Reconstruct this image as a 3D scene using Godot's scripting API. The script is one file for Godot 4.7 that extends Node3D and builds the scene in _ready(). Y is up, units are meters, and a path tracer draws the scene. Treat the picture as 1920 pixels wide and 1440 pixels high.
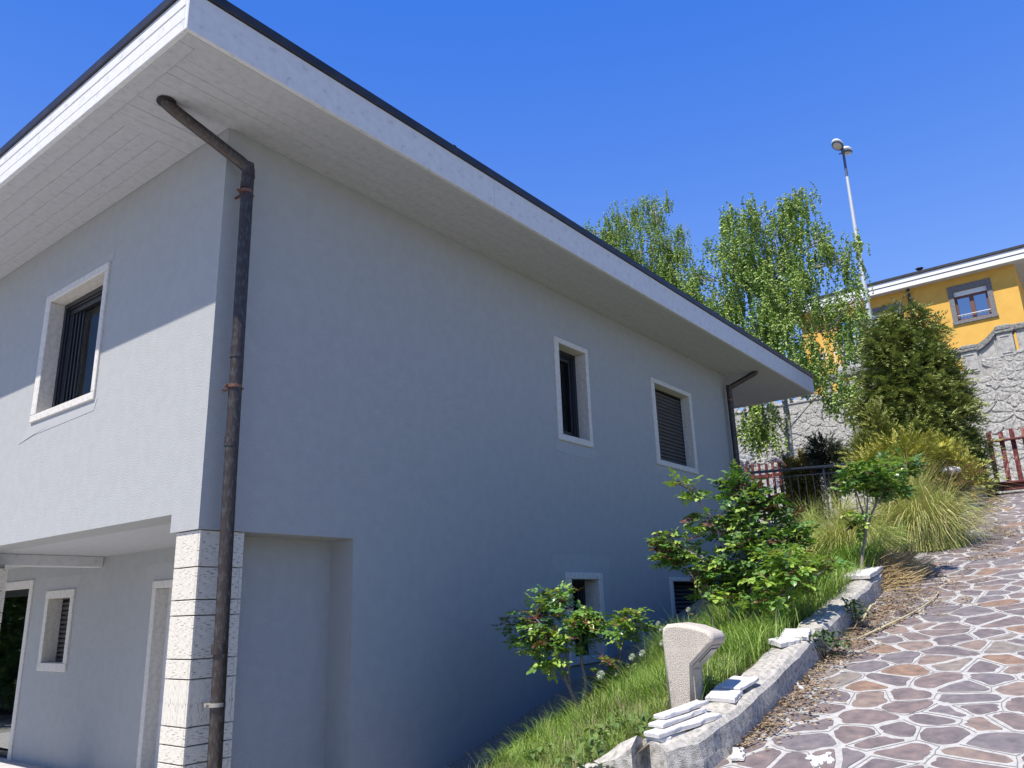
extends Node3D
# y = 0 is the height of the camera; x runs along the long grey wall, z away from it over the garden bed and the driveway.

var taken := {}
var rng := RandomNumberGenerator.new()
var M := {}
var cam_at := Vector3(-3.203, 0.0, 5.397)
var cam_basis := Basis(Vector3(0.61540843, -0.03224047, 0.78754874), Vector3(-0.19733857, 0.96103944, 0.19354762), Vector3(-0.76310547, -0.27452458, 0.58506948))

func _ready() -> void:
	rng.seed = 20240517
	var cam := Camera3D.new()
	cam.name = "camera"
	cam.transform = Transform3D(cam_basis, cam_at)
	cam.fov = 51.97
	cam.near = 0.05
	cam.far = 2000.0
	add_child(cam)
	var env := Environment.new()
	env.background_mode = Environment.BG_SKY
	var sky_mat := ProceduralSkyMaterial.new()
	sky_mat.sky_top_color = lin(0.019, 0.106, 0.46)
	sky_mat.sky_horizon_color = lin(0.36, 0.56, 0.88)
	sky_mat.sky_curve = 0.2
	sky_mat.ground_bottom_color = lin(0.2, 0.19, 0.17)
	sky_mat.ground_horizon_color = lin(0.25, 0.27, 0.3)
	sky_mat.sun_angle_max = 12.0
	sky_mat.sun_curve = 0.12
	var sky := Sky.new()
	sky.sky_material = sky_mat
	env.sky = sky
	env.tonemap_mode = Environment.TONE_MAPPER_LINEAR
	env.tonemap_exposure = 1.68
	env.sdfgi_enabled = true
	env.ssao_enabled = true
	env.ssil_enabled = true
	var we := WorldEnvironment.new()
	we.name = "world_environment"
	we.environment = env
	add_child(we)
	var sun := DirectionalLight3D.new()
	sun.name = "sun"
	sun.light_color = Color(1.0, 0.975, 0.935)
	sun.light_energy = 1.4
	sun.light_angular_distance = 0.5
	sun.shadow_enabled = true
	sun.basis = Basis.looking_at(Vector3(1.0, -1.8, 0.07).normalized(), Vector3(0, 0, 1))
	add_child(sun)
	make_materials()
	make_ground()
	make_driveway()
	make_kerbs()
	make_grey_house()
	make_stone_wall()
	make_yellow_house()
	make_fences()
	make_lamps()
	make_trees()
	make_roses()
	make_grasses()
	make_small_things()
	make_reflected_garden()

# ------------------------------------------------------------------ helpers
func lin(r: float, g: float, b: float) -> Color:
	return Color(r, g, b).linear_to_srgb()

func numbered(parent: Node, called: String) -> String:
	var key := str(parent.get_instance_id()) + called
	var n: int = taken.get(key, 0)
	taken[key] = n + 1
	return called if n == 0 else "%s_%03d" % [called, n]

func thing(called: String, label: String, category: String, at: Vector3, group := "") -> Node3D:
	var o := Node3D.new()
	o.name = numbered(self, called)
	o.position = at
	add_child(o)
	tag(o, label, category, group)
	return o

func tag(o: Node, label: String, category: String, group := "") -> void:
	o.set_meta("label", label)
	o.set_meta("category", category)
	if group != "":
		o.set_meta("group", group)

func global_at(o: Node) -> Vector3:
	var p := Vector3.ZERO
	while o != self and o is Node3D:
		p += (o as Node3D).position
		o = o.get_parent()
	return p

# commits shapes given in scene coordinates as one named mesh under parent
func obj(called: String, st: SurfaceTool, m: Material, parent: Node = self) -> MeshInstance3D:
	st.generate_normals()
	var mi := MeshInstance3D.new()
	mi.mesh = st.commit()
	mi.material_override = m
	mi.name = numbered(parent, called)
	if parent != self:
		mi.position = -global_at(parent)
	parent.add_child(mi, true)
	return mi

# one piece that shares a mesh made round its own origin
func piece(called: String, mesh: Mesh, m: Material, t: Transform3D, parent: Node = self) -> MeshInstance3D:
	var mi := MeshInstance3D.new()
	mi.mesh = mesh
	mi.material_override = m
	mi.name = numbered(parent, called)
	if parent != self:
		t.origin -= global_at(parent)
	mi.transform = t
	parent.add_child(mi, true)
	return mi

func structure(called: String, st: SurfaceTool, m: Material, label := "", category := "") -> MeshInstance3D:
	var o := obj(called, st, m)
	o.set_meta("kind", "structure")
	if label != "":
		tag(o, label, category)
	return o

func scatter(called: String, mesh: Mesh, m: Material, places: Array, colors: Array, parent: Node = self) -> MultiMeshInstance3D:
	var mm := MultiMesh.new()
	mm.transform_format = MultiMesh.TRANSFORM_3D
	mm.use_colors = true
	mm.mesh = mesh
	mm.instance_count = places.size()
	var off := Vector3.ZERO if parent == self else global_at(parent)
	for i in places.size():
		var t: Transform3D = places[i]
		t.origin -= off
		mm.set_instance_transform(i, t)
		mm.set_instance_color(i, colors[i])
	var o := MultiMeshInstance3D.new()
	o.multimesh = mm
	o.material_override = m
	o.name = numbered(parent, called)
	o.set_meta("kind", "stuff")
	parent.add_child(o, true)
	return o

func new_st() -> SurfaceTool:
	var st := SurfaceTool.new()
	st.begin(Mesh.PRIMITIVE_TRIANGLES)
	st.set_smooth_group(-1)
	return st

# a, b, c run anticlockwise seen from outside
func tri(st: SurfaceTool, a: Vector3, b: Vector3, c: Vector3) -> void:
	st.add_vertex(a)
	st.add_vertex(c)
	st.add_vertex(b)

func quad(st: SurfaceTool, a: Vector3, b: Vector3, c: Vector3, d: Vector3) -> void:
	tri(st, a, b, c)
	tri(st, a, c, d)

func frame(origin: Vector3, u: Vector3, v: Vector3, w: Vector3) -> Transform3D:
	return Transform3D(Basis(u, v, w), origin)

func box(st: SurfaceTool, lo: Vector3, hi: Vector3, ch := 0.0, t := Transform3D.IDENTITY) -> void:
	var c := (lo + hi) / 2.0
	var h := (hi - lo).abs() / 2.0
	ch = minf(ch, minf(h.x, minf(h.y, h.z)) * 0.45)
	var id := Basis.IDENTITY
	for ax in 3:
		for s in [-1.0, 1.0]:
			var n: Vector3 = id[ax] * s
			var u: Vector3 = id[(ax + 1) % 3]
			var v: Vector3 = id[(ax + 2) % 3] * s
			var hu: float = h[(ax + 1) % 3] - ch
			var hv: float = h[(ax + 2) % 3] - ch
			var o: Vector3 = c + n * h[ax]
			quad(st, t * (o - u * hu - v * hv), t * (o + u * hu - v * hv), t * (o + u * hu + v * hv), t * (o - u * hu + v * hv))
	if ch <= 0.0:
		return
	for ax in 3:
		var b := (ax + 1) % 3
		var d := (ax + 2) % 3
		for sb in [-1.0, 1.0]:
			for sd in [-1.0, 1.0]:
				var p1 := c
				var p2 := c
				p1[b] += sb * h[b]
				p1[d] += sd * (h[d] - ch)
				p2[b] += sb * (h[b] - ch)
				p2[d] += sd * h[d]
				var e := Vector3.ZERO
				e[ax] = h[ax] - ch
				if sb * sd > 0:
					quad(st, t * (p1 - e), t * (p2 - e), t * (p2 + e), t * (p1 + e))
				else:
					quad(st, t * (p1 + e), t * (p2 + e), t * (p2 - e), t * (p1 - e))
	for sx in [-1.0, 1.0]:
		for sy in [-1.0, 1.0]:
			for sz in [-1.0, 1.0]:
				var px := c + Vector3(sx * h.x, sy * (h.y - ch), sz * (h.z - ch))
				var py := c + Vector3(sx * (h.x - ch), sy * h.y, sz * (h.z - ch))
				var pz := c + Vector3(sx * (h.x - ch), sy * (h.y - ch), sz * h.z)
				if sx * sy * sz > 0:
					tri(st, t * px, t * py, t * pz)
				else:
					tri(st, t * px, t * pz, t * py)

func tube(st: SurfaceTool, pts: Array, radii: Array, sides := 8, cap := true) -> void:
	st.set_smooth_group(1)
	var rings := []
	var side := Vector3.ZERO
	for i in pts.size():
		var d: Vector3 = (pts[mini(i + 1, pts.size() - 1)] - pts[maxi(i - 1, 0)]).normalized()
		if side == Vector3.ZERO:
			side = d.cross(Vector3(0.31, 0.17, 0.93)).normalized()
		side = (side - d * side.dot(d)).normalized()
		var up := d.cross(side)
		var ring := []
		var r: float = radii[mini(i, radii.size() - 1)]
		for k in sides:
			var a := TAU * k / sides
			ring.append(pts[i] + (side * cos(a) + up * sin(a)) * r)
		rings.append(ring)
	for i in range(1, rings.size()):
		for k in sides:
			var k2 := (k + 1) % sides
			quad(st, rings[i - 1][k], rings[i - 1][k2], rings[i][k2], rings[i][k])
	st.set_smooth_group(-1)
	if cap:
		for k in range(1, sides - 1):
			tri(st, rings[0][0], rings[0][k + 1], rings[0][k])
			var e: Array = rings[-1]
			tri(st, e[0], e[k], e[k + 1])

# polygon (anticlockwise seen from +w) swept from w0 to w1, its outer edge bevelled by bev
func prism(st: SurfaceTool, t: Transform3D, poly: PackedVector2Array, w0: float, w1: float, bev := 0.0, back := true, lift: Array = []) -> void:
	var n := poly.size()
	var c := Vector2.ZERO
	for p in poly:
		c += p
	c /= n
	var base := []
	var rim := []
	var top := []
	for i in n:
		var p := poly[i]
		base.append(t * Vector3(p.x, p.y, w0))
		rim.append(t * Vector3(p.x, p.y, w1 - bev))
		var q := p
		if bev > 0.0:
			q = p + (c - p).normalized() * bev * 1.2
		top.append(t * Vector3(q.x, q.y, w1 + (0.0 if lift.is_empty() else float(lift[i % lift.size()]))))
	var mid := t * Vector3(c.x, c.y, w1 + (0.0 if lift.is_empty() else 0.004))
	for i in n:
		var j := (i + 1) % n
		quad(st, base[i], base[j], rim[j], rim[i])
		if bev > 0.0:
			quad(st, rim[i], rim[j], top[j], top[i])
		tri(st, mid, top[i], top[j])
		if back and i > 0 and i < n - 1:
			tri(st, base[0], base[i + 1], base[i])

func ellipsoid(st: SurfaceTool, t: Transform3D, r: Vector3, n := 10, m := 14) -> void:
	st.set_smooth_group(1)
	for i in n:
		for k in m:
			var q := []
			for e in [[i, k], [i, k + 1], [i + 1, k + 1], [i + 1, k]]:
				var a: float = PI * e[0] / n
				var b: float = TAU * (e[1] % m) / m
				q.append(t * Vector3(r.x * sin(a) * cos(b), r.y * cos(a), -r.z * sin(a) * sin(b)))
			if i > 0:
				tri(st, q[0], q[2], q[1])
			if i < n - 1:
				tri(st, q[0], q[3], q[2])
	st.set_smooth_group(-1)

# a wall with rectangular openings in the plane of t: u to the right, v up, w outward
func wall(st: SurfaceTool, t: Transform3D, u0: float, u1: float, v0: float, v1: float, holes: Array, w0: float, w1: float) -> void:
	var us := [u0, u1]
	var vs := [v0, v1]
	for h in holes:
		for x in [h[0], h[1]]:
			if x > u0 and x < u1 and not us.has(x):
				us.append(x)
		for y in [h[2], h[3]]:
			if y > v0 and y < v1 and not vs.has(y):
				vs.append(y)
	us.sort()
	vs.sort()
	var full := func(i: int, j: int) -> bool:
		if i < 0 or j < 0 or i >= us.size() - 1 or j >= vs.size() - 1:
			return false
		var x: float = (us[i] + us[i + 1]) / 2.0
		var y: float = (vs[j] + vs[j + 1]) / 2.0
		for h in holes:
			if x > h[0] and x < h[1] and y > h[2] and y < h[3]:
				return false
		return true
	for i in us.size() - 1:
		for j in vs.size() - 1:
			if not full.call(i, j):
				continue
			var a: float = us[i]
			var b: float = us[i + 1]
			var c: float = vs[j]
			var d: float = vs[j + 1]
			quad(st, t * Vector3(a, c, w1), t * Vector3(b, c, w1), t * Vector3(b, d, w1), t * Vector3(a, d, w1))
			quad(st, t * Vector3(b, c, w0), t * Vector3(a, c, w0), t * Vector3(a, d, w0), t * Vector3(b, d, w0))
			if not full.call(i - 1, j):
				quad(st, t * Vector3(a, c, w0), t * Vector3(a, c, w1), t * Vector3(a, d, w1), t * Vector3(a, d, w0))
			if not full.call(i + 1, j):
				quad(st, t * Vector3(b, c, w1), t * Vector3(b, c, w0), t * Vector3(b, d, w0), t * Vector3(b, d, w1))
			if not full.call(i, j - 1):
				quad(st, t * Vector3(a, c, w0), t * Vector3(b, c, w0), t * Vector3(b, c, w1), t * Vector3(a, c, w1))
			if not full.call(i, j + 1):
				quad(st, t * Vector3(a, d, w1), t * Vector3(b, d, w1), t * Vector3(b, d, w0), t * Vector3(a, d, w0))

func clip(poly: PackedVector2Array, p: Vector2, n: Vector2) -> PackedVector2Array:
	var out := PackedVector2Array()
	for i in poly.size():
		var a := poly[i]
		var b := poly[(i + 1) % poly.size()]
		var da := (a - p).dot(n)
		var db := (b - p).dot(n)
		if da <= 0.0:
			out.append(a)
		if (da < 0.0 and db > 0.0) or (da > 0.0 and db < 0.0):
			out.append(a.lerp(b, da / (da - db)))
	return out

# cells round sites, shrunk by a gap; [polygon, site] pairs
func cells(sites: Array, reach: float, gap: float, x0: float, x1: float, y0: float, y1: float) -> Array:
	var out := []
	for s in sites:
		var poly := PackedVector2Array([Vector2(x0, y0), Vector2(x1, y0), Vector2(x1, y1), Vector2(x0, y1)])
		for o in sites:
			var d: Vector2 = o - s
			var l := d.length()
			if l < 0.001 or l > reach:
				continue
			var n := d / l
			poly = clip(poly, s + n * (l / 2.0 - gap / 2.0), n)
			if poly.size() < 3:
				break
		if poly.size() >= 3:
			out.append([poly, s])
	return out

func roughen(poly: PackedVector2Array, jag: float, cut: float) -> PackedVector2Array:
	var a := PackedVector2Array()
	for i in poly.size():
		var p := poly[i]
		var q := poly[(i + 1) % poly.size()]
		var l := p.distance_to(q)
		if l < 0.015:
			continue
		var k := minf(cut / l, 0.33)
		a.append(p.lerp(q, k))
		if l > cut * 3.2:
			var n := (q - p).orthogonal() / l
			a.append(p.lerp(q, rng.randf_range(0.4, 0.6)) + n * rng.randf_range(-jag, jag))
		a.append(p.lerp(q, 1.0 - k))
	return a

func in_view(p: Vector3, margin := 0.08) -> bool:
	var q := cam_basis.inverse() * (p - cam_at)
	if q.z > -0.2:
		return false
	var ty := tan(deg_to_rad(51.97 / 2.0))
	return absf(q.x / -q.z) < ty * 4.0 / 3.0 + margin and absf(q.y / -q.z) < ty + margin

func jitter(a: float) -> float:
	return rng.randf_range(-a, a)

func some_dir() -> Vector3:
	var y := rng.randf_range(-1.0, 1.0)
	var a := rng.randf() * TAU
	var r := sqrt(1.0 - y * y)
	return Vector3(r * cos(a), y, r * sin(a))

func turned(at: Vector3, forward: Vector3, roll: float, size: float) -> Transform3D:
	var f := forward.normalized()
	var ref := Vector3.UP if absf(f.y) < 0.98 else Vector3.RIGHT
	var x := ref.cross(f).normalized()
	var y := f.cross(x)
	var b := Basis(x, y, f) * Basis(Vector3(0, 0, 1), roll)
	return Transform3D(b.scaled(Vector3.ONE * size), at)

func mixed(a: Color, b: Color, spread := 0.12) -> Color:
	var c := a.lerp(b, rng.randf())
	var k := 1.0 + jitter(spread)
	return Color(c.r * k, c.g * k, c.b * k)

# ------------------------------------------------------------------ materials
func noise_tex(freq: float, octaves: int, stops: Array, size := 256, normal := false, bump := 4.0, kind := FastNoiseLite.TYPE_SIMPLEX_SMOOTH, sd := 1) -> NoiseTexture2D:
	var n := FastNoiseLite.new()
	n.noise_type = kind
	n.seed = sd
	n.frequency = freq
	n.fractal_octaves = octaves
	n.fractal_gain = 0.55
	var t := NoiseTexture2D.new()
	t.width = size
	t.height = size
	t.seamless = true
	t.noise = n
	if normal:
		t.as_normal_map = true
		t.bump_strength = bump
	elif not stops.is_empty():
		var g := Gradient.new()
		g.offsets = PackedFloat32Array(stops.map(func(s): return s[0]))
		g.colors = PackedColorArray(stops.map(func(s): return s[1]))
		t.color_ramp = g
	return t

func plain(color: Color, rough := 0.8, metal := 0.0) -> StandardMaterial3D:
	var m := StandardMaterial3D.new()
	m.albedo_color = color
	m.roughness = rough
	m.metallic = metal
	return m

# world-mapped material: colour noise, fine relief
func grainy(tex: Texture2D, scale: Vector3, rough := 0.85, relief: Texture2D = null, relief_cm := 0.0) -> StandardMaterial3D:
	var m := StandardMaterial3D.new()
	m.albedo_texture = tex
	m.uv1_triplanar = true
	m.uv1_world_triplanar = true
	m.uv1_scale = scale
	m.roughness = rough
	if relief:
		m.heightmap_enabled = true
		m.heightmap_texture = relief
		m.heightmap_scale = relief_cm
	return m

func leafy(rough: float, back: Color) -> StandardMaterial3D:
	var m := StandardMaterial3D.new()
	m.albedo_color = Color.WHITE
	m.vertex_color_use_as_albedo = true
	m.roughness = rough
	m.backlight_enabled = true
	m.backlight = back
	m.cull_mode = BaseMaterial3D.CULL_DISABLED
	return m

func leaf_paint(c: Color, rough: float) -> StandardMaterial3D:
	var m := plain(c.linear_to_srgb(), rough)
	m.backlight_enabled = true
	m.backlight = Color(0.5, 0.6, 0.2)
	m.cull_mode = BaseMaterial3D.CULL_DISABLED
	return m

func make_materials() -> void:
	var rough_bumps := noise_tex(0.17, 3, [], 512, false, 4.0, FastNoiseLite.TYPE_SIMPLEX_SMOOTH, 3)
	var fine_bumps := noise_tex(0.16, 3, [], 256, false, 4.0, FastNoiseLite.TYPE_SIMPLEX_SMOOTH, 4)
	M.plaster = grainy(noise_tex(0.012, 5, [[0.0, lin(0.328, 0.335, 0.325)], [0.5, lin(0.343, 0.35, 0.339)], [1.0, lin(0.358, 0.365, 0.353)]], 512, false, 4.0, FastNoiseLite.TYPE_SIMPLEX_SMOOTH, 5), Vector3(1.0, 0.9, 1.0), 0.92, rough_bumps, 0.35)
	M.plaster_smooth = grainy(noise_tex(0.02, 4, [[0.0, lin(0.345, 0.35, 0.342)], [1.0, lin(0.37, 0.375, 0.365)]], 256), Vector3(1.1, 1.1, 1.1), 0.9, fine_bumps, 0.06)
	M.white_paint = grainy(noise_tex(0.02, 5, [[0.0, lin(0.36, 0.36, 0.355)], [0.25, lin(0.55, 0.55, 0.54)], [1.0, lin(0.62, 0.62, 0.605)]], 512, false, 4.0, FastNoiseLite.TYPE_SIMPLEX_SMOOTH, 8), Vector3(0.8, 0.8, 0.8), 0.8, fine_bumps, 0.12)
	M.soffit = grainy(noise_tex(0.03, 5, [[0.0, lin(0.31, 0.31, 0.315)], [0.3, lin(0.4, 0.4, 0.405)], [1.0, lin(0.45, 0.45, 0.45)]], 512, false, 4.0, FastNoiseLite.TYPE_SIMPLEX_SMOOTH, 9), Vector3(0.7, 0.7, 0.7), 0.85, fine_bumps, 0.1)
	M.joint = plain(lin(0.27, 0.26, 0.24), 0.95)
	M.roof_metal = grainy(noise_tex(0.03, 3, [[0.0, lin(0.028, 0.026, 0.028)], [1.0, lin(0.05, 0.046, 0.047)]], 128), Vector3(1, 1, 1), 0.45)
	M.roof_metal.metallic = 0.4
	var pits := [[0.0, lin(0.09, 0.08, 0.065)], [0.16, lin(0.2, 0.17, 0.13)], [0.22, lin(0.52, 0.48, 0.41)], [0.6, lin(0.6, 0.555, 0.46)], [1.0, lin(0.65, 0.61, 0.52)]]
	var pit_relief := noise_tex(0.026, 5, [[0.0, Color(0, 0, 0)], [0.17, Color(0.2, 0.2, 0.2)], [0.24, Color(1, 1, 1)], [1.0, Color(1, 1, 1)]], 512, false, 4.0, FastNoiseLite.TYPE_SIMPLEX_SMOOTH, 11)
	M.travertine = grainy(noise_tex(0.026, 5, pits, 512, false, 4.0, FastNoiseLite.TYPE_SIMPLEX_SMOOTH, 11), Vector3(1.1, 5.5, 1.1), 0.6, pit_relief, 0.3)
	M.travertine_up = grainy(noise_tex(0.026, 5, pits, 512, false, 4.0, FastNoiseLite.TYPE_SIMPLEX_SMOOTH, 11), Vector3(5.5, 1.1, 5.5), 0.6, pit_relief, 0.3)
	M.travertine_smooth = grainy(noise_tex(0.03, 5, [[0.0, lin(0.42, 0.38, 0.31)], [0.3, lin(0.55, 0.52, 0.46)], [1.0, lin(0.63, 0.61, 0.56)]], 256, false, 4.0, FastNoiseLite.TYPE_SIMPLEX_SMOOTH, 12), Vector3(2.0, 2.0, 2.0), 0.65, fine_bumps, 0.05)
	M.black_frame = plain(lin(0.012, 0.012, 0.014), 0.35)
	M.shutter = plain(lin(0.065, 0.06, 0.058), 0.5)
	M.glass = StandardMaterial3D.new()
	M.glass.transparency = BaseMaterial3D.TRANSPARENCY_ALPHA
	M.glass.albedo_color = Color(0.1, 0.12, 0.12, 0.14)
	M.glass.roughness = 0.02
	M.glass.metallic_specular = 0.25
	M.glass_mirror = plain(lin(0.42, 0.45, 0.48), 0.03, 1.0)
	M.door_glass = plain(lin(0.33, 0.35, 0.35), 0.03, 1.0)
	M.curtain = plain(lin(0.6, 0.58, 0.55), 0.9)
	M.room = plain(lin(0.3, 0.29, 0.27), 0.9)
	M.copper = grainy(noise_tex(0.02, 5, [[0.0, lin(0.04, 0.03, 0.026)], [0.5, lin(0.06, 0.045, 0.038)], [0.66, lin(0.075, 0.056, 0.047)], [0.76, lin(0.1, 0.125, 0.11)], [0.88, lin(0.08, 0.064, 0.054)], [1.0, lin(0.2, 0.17, 0.14)]], 512, false, 4.0, FastNoiseLite.TYPE_SIMPLEX_SMOOTH, 14), Vector3(4.0, 1.2, 4.0), 0.42)
	M.copper.metallic = 0.55
	M.copper_bright = plain(lin(0.24, 0.11, 0.065), 0.4, 0.7)
	M.steel = plain(lin(0.4, 0.36, 0.3), 0.5, 0.6)
	M.concrete = grainy(noise_tex(0.03, 6, [[0.0, lin(0.14, 0.13, 0.11)], [0.36, lin(0.33, 0.31, 0.265)], [0.52, lin(0.44, 0.415, 0.36)], [1.0, lin(0.54, 0.51, 0.45)]], 512, false, 4.0, FastNoiseLite.TYPE_SIMPLEX_SMOOTH, 15), Vector3(1.6, 1.6, 1.6), 0.95, rough_bumps, 0.6)
	M.dark_concrete = grainy(noise_tex(0.04, 6, [[0.0, lin(0.07, 0.066, 0.06)], [0.5, lin(0.16, 0.15, 0.135)], [1.0, lin(0.26, 0.25, 0.22)]], 512, false, 4.0, FastNoiseLite.TYPE_SIMPLEX_SMOOTH, 16), Vector3(1.6, 1.6, 1.6), 0.95, rough_bumps, 0.9)
	M.mortar = grainy(noise_tex(0.05, 5, [[0.0, lin(0.25, 0.24, 0.22)], [0.4, lin(0.37, 0.36, 0.335)], [1.0, lin(0.45, 0.44, 0.41)]], 256, false, 4.0, FastNoiseLite.TYPE_SIMPLEX_SMOOTH, 17), Vector3(1.5, 1.5, 1.5), 0.95, rough_bumps, 0.25)
	M.joint_line = plain(lin(0.17, 0.165, 0.16), 0.95)
	M.paving = []
	for p in [[0.145, 0.121, 0.12], [0.168, 0.132, 0.122], [0.21, 0.16, 0.132], [0.22, 0.145, 0.1], [0.205, 0.178, 0.15], [0.15, 0.132, 0.134]]:
		var i: int = M.paving.size()
		M.paving.append(grainy(noise_tex(0.02, 5, [[0.0, lin(p[0] * 0.6, p[1] * 0.6, p[2] * 0.66)], [0.5, lin(p[0], p[1], p[2])], [0.8, lin(p[0] * 1.25, p[1] * 1.2, p[2] * 1.15)], [1.0, lin(p[0] * 1.7, p[1] * 1.6, p[2] * 1.5)]], 256, false, 4.0, FastNoiseLite.TYPE_SIMPLEX_SMOOTH, 20 + i), Vector3(1.7, 1.7, 1.7), 0.7, rough_bumps, 0.3))
	M.soil = grainy(noise_tex(0.05, 6, [[0.0, lin(0.05, 0.038, 0.025)], [0.5, lin(0.13, 0.1, 0.065)], [1.0, lin(0.24, 0.2, 0.13)]], 512, false, 4.0, FastNoiseLite.TYPE_SIMPLEX_SMOOTH, 30), Vector3(1.2, 1.2, 1.2), 1.0, rough_bumps, 1.5)
	M.earth = grainy(noise_tex(0.02, 6, [[0.0, lin(0.16, 0.155, 0.125)], [0.5, lin(0.26, 0.25, 0.22)], [1.0, lin(0.36, 0.345, 0.31)]], 512, false, 4.0, FastNoiseLite.TYPE_SIMPLEX_SMOOTH, 31), Vector3(0.25, 0.25, 0.25), 1.0)
	M.paved_yard = grainy(noise_tex(0.02, 6, [[0.0, lin(0.38, 0.37, 0.36)], [1.0, lin(0.5, 0.49, 0.475)]], 256, false, 4.0, FastNoiseLite.TYPE_SIMPLEX_SMOOTH, 32), Vector3(0.8, 0.8, 0.8), 0.9)
	M.rubble = []
	for p in [[0.46, 0.445, 0.42], [0.48, 0.46, 0.41], [0.36, 0.375, 0.4], [0.5, 0.485, 0.465], [0.42, 0.415, 0.4]]:
		var i: int = M.rubble.size()
		M.rubble.append(grainy(noise_tex(0.04, 6, [[0.0, lin(p[0] * 0.3, p[1] * 0.32, p[2] * 0.36)], [0.38, lin(p[0] * 0.66, p[1] * 0.69, p[2] * 0.74)], [0.55, lin(p[0], p[1], p[2])], [1.0, lin(p[0] * 1.35, p[1] * 1.34, p[2] * 1.3)]], 256, false, 4.0, FastNoiseLite.TYPE_SIMPLEX_SMOOTH, 40 + i), Vector3(1.3, 1.3, 1.3), 0.9, rough_bumps, 1.0))
	M.rubble_mortar = grainy(noise_tex(0.04, 6, [[0.0, lin(0.3, 0.285, 0.255)], [0.5, lin(0.44, 0.42, 0.375)], [1.0, lin(0.52, 0.495, 0.445)]], 256, false, 4.0, FastNoiseLite.TYPE_SIMPLEX_SMOOTH, 47), Vector3(0.7, 0.7, 0.7), 0.95, rough_bumps, 2.0)
	M.cast_stone = grainy(noise_tex(0.03, 6, [[0.0, lin(0.2, 0.19, 0.18)], [0.35, lin(0.38, 0.37, 0.34)], [1.0, lin(0.5, 0.49, 0.46)]], 256, false, 4.0, FastNoiseLite.TYPE_SIMPLEX_SMOOTH, 48), Vector3(0.8, 0.8, 0.8), 0.9, rough_bumps, 1.0)
	M.coping = grainy(noise_tex(0.05, 6, [[0.0, lin(0.1, 0.1, 0.095)], [0.5, lin(0.24, 0.24, 0.22)], [1.0, lin(0.44, 0.43, 0.38)]], 256, false, 4.0, FastNoiseLite.TYPE_SIMPLEX_SMOOTH, 49), Vector3(0.9, 0.9, 0.9), 0.95, rough_bumps, 1.5)
	M.yellow = grainy(noise_tex(0.02, 5, [[0.0, lin(0.61, 0.345, 0.065)], [1.0, lin(0.68, 0.405, 0.085)]], 256, false, 4.0, FastNoiseLite.TYPE_SIMPLEX_SMOOTH, 50), Vector3(0.4, 0.4, 0.4), 0.9, rough_bumps, 0.4)
	M.grey_stone = grainy(noise_tex(0.08, 4, [[0.0, lin(0.1, 0.1, 0.105)], [1.0, lin(0.22, 0.22, 0.22)]], 128, false, 4.0, FastNoiseLite.TYPE_SIMPLEX_SMOOTH, 51), Vector3(1.5, 1.5, 1.5), 0.85)
	M.brown_wood = plain(lin(0.13, 0.055, 0.032), 0.5)
	M.white_metal = plain(lin(0.72, 0.72, 0.7), 0.45)
	M.dark_metal = plain(lin(0.025, 0.024, 0.026), 0.45, 0.3)
	M.rail_metal = plain(lin(0.035, 0.036, 0.042), 0.28, 0.5)
	M.galvanised = plain(lin(0.5, 0.52, 0.54), 0.5, 0.3)
	M.pole_dark = plain(lin(0.09, 0.11, 0.16), 0.5, 0.3)
	M.picket = []
	for p in [[0.42, 0.62], [0.6, 0.8], [0.15, 0.3]]:
		M.picket.append(grainy(noise_tex(0.03, 5, [[0.0, lin(0.07, 0.011, 0.012)], [p[0], lin(0.12, 0.02, 0.02)], [p[1], lin(0.27, 0.12, 0.1)], [1.0, lin(0.42, 0.32, 0.25)]], 256, false, 4.0, FastNoiseLite.TYPE_SIMPLEX_SMOOTH, 60 + M.picket.size()), Vector3(3.0, 0.9, 3.0), 0.8))
	M.red_paint = plain(lin(0.11, 0.02, 0.018), 0.6)
	M.bollard = grainy(noise_tex(0.12, 5, [[0.0, lin(0.18, 0.15, 0.12)], [0.4, lin(0.42, 0.37, 0.3)], [0.5, lin(0.62, 0.56, 0.46)], [1.0, lin(0.76, 0.7, 0.6)]], 512, false, 4.0, FastNoiseLite.TYPE_SIMPLEX_SMOOTH, 64), Vector3(2.2, 2.2, 2.2), 0.95, rough_bumps, 0.8)
	M.bollard_smooth = grainy(noise_tex(0.04, 5, [[0.0, lin(0.36, 0.31, 0.23)], [1.0, lin(0.5, 0.45, 0.36)]], 128, false, 4.0, FastNoiseLite.TYPE_SIMPLEX_SMOOTH, 65), Vector3(6.0, 1.0, 6.0), 0.9)
	M.lamp_glass = plain(lin(0.45, 0.44, 0.4), 0.25)
	M.marble = grainy(noise_tex(0.02, 5, [[0.0, lin(0.42, 0.4, 0.37)], [0.4, lin(0.58, 0.56, 0.53)], [1.0, lin(0.66, 0.645, 0.615)]], 256, false, 4.0, FastNoiseLite.TYPE_SIMPLEX_SMOOTH, 66), Vector3(3.0, 3.0, 3.0), 0.7, rough_bumps, 0.2)
	M.bark = grainy(noise_tex(0.04, 5, [[0.0, lin(0.04, 0.035, 0.03)], [0.5, lin(0.13, 0.11, 0.09)], [1.0, lin(0.26, 0.23, 0.19)]], 256, false, 4.0, FastNoiseLite.TYPE_SIMPLEX_SMOOTH, 67), Vector3(5.0, 2.0, 5.0), 0.95, rough_bumps, 0.6)
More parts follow.
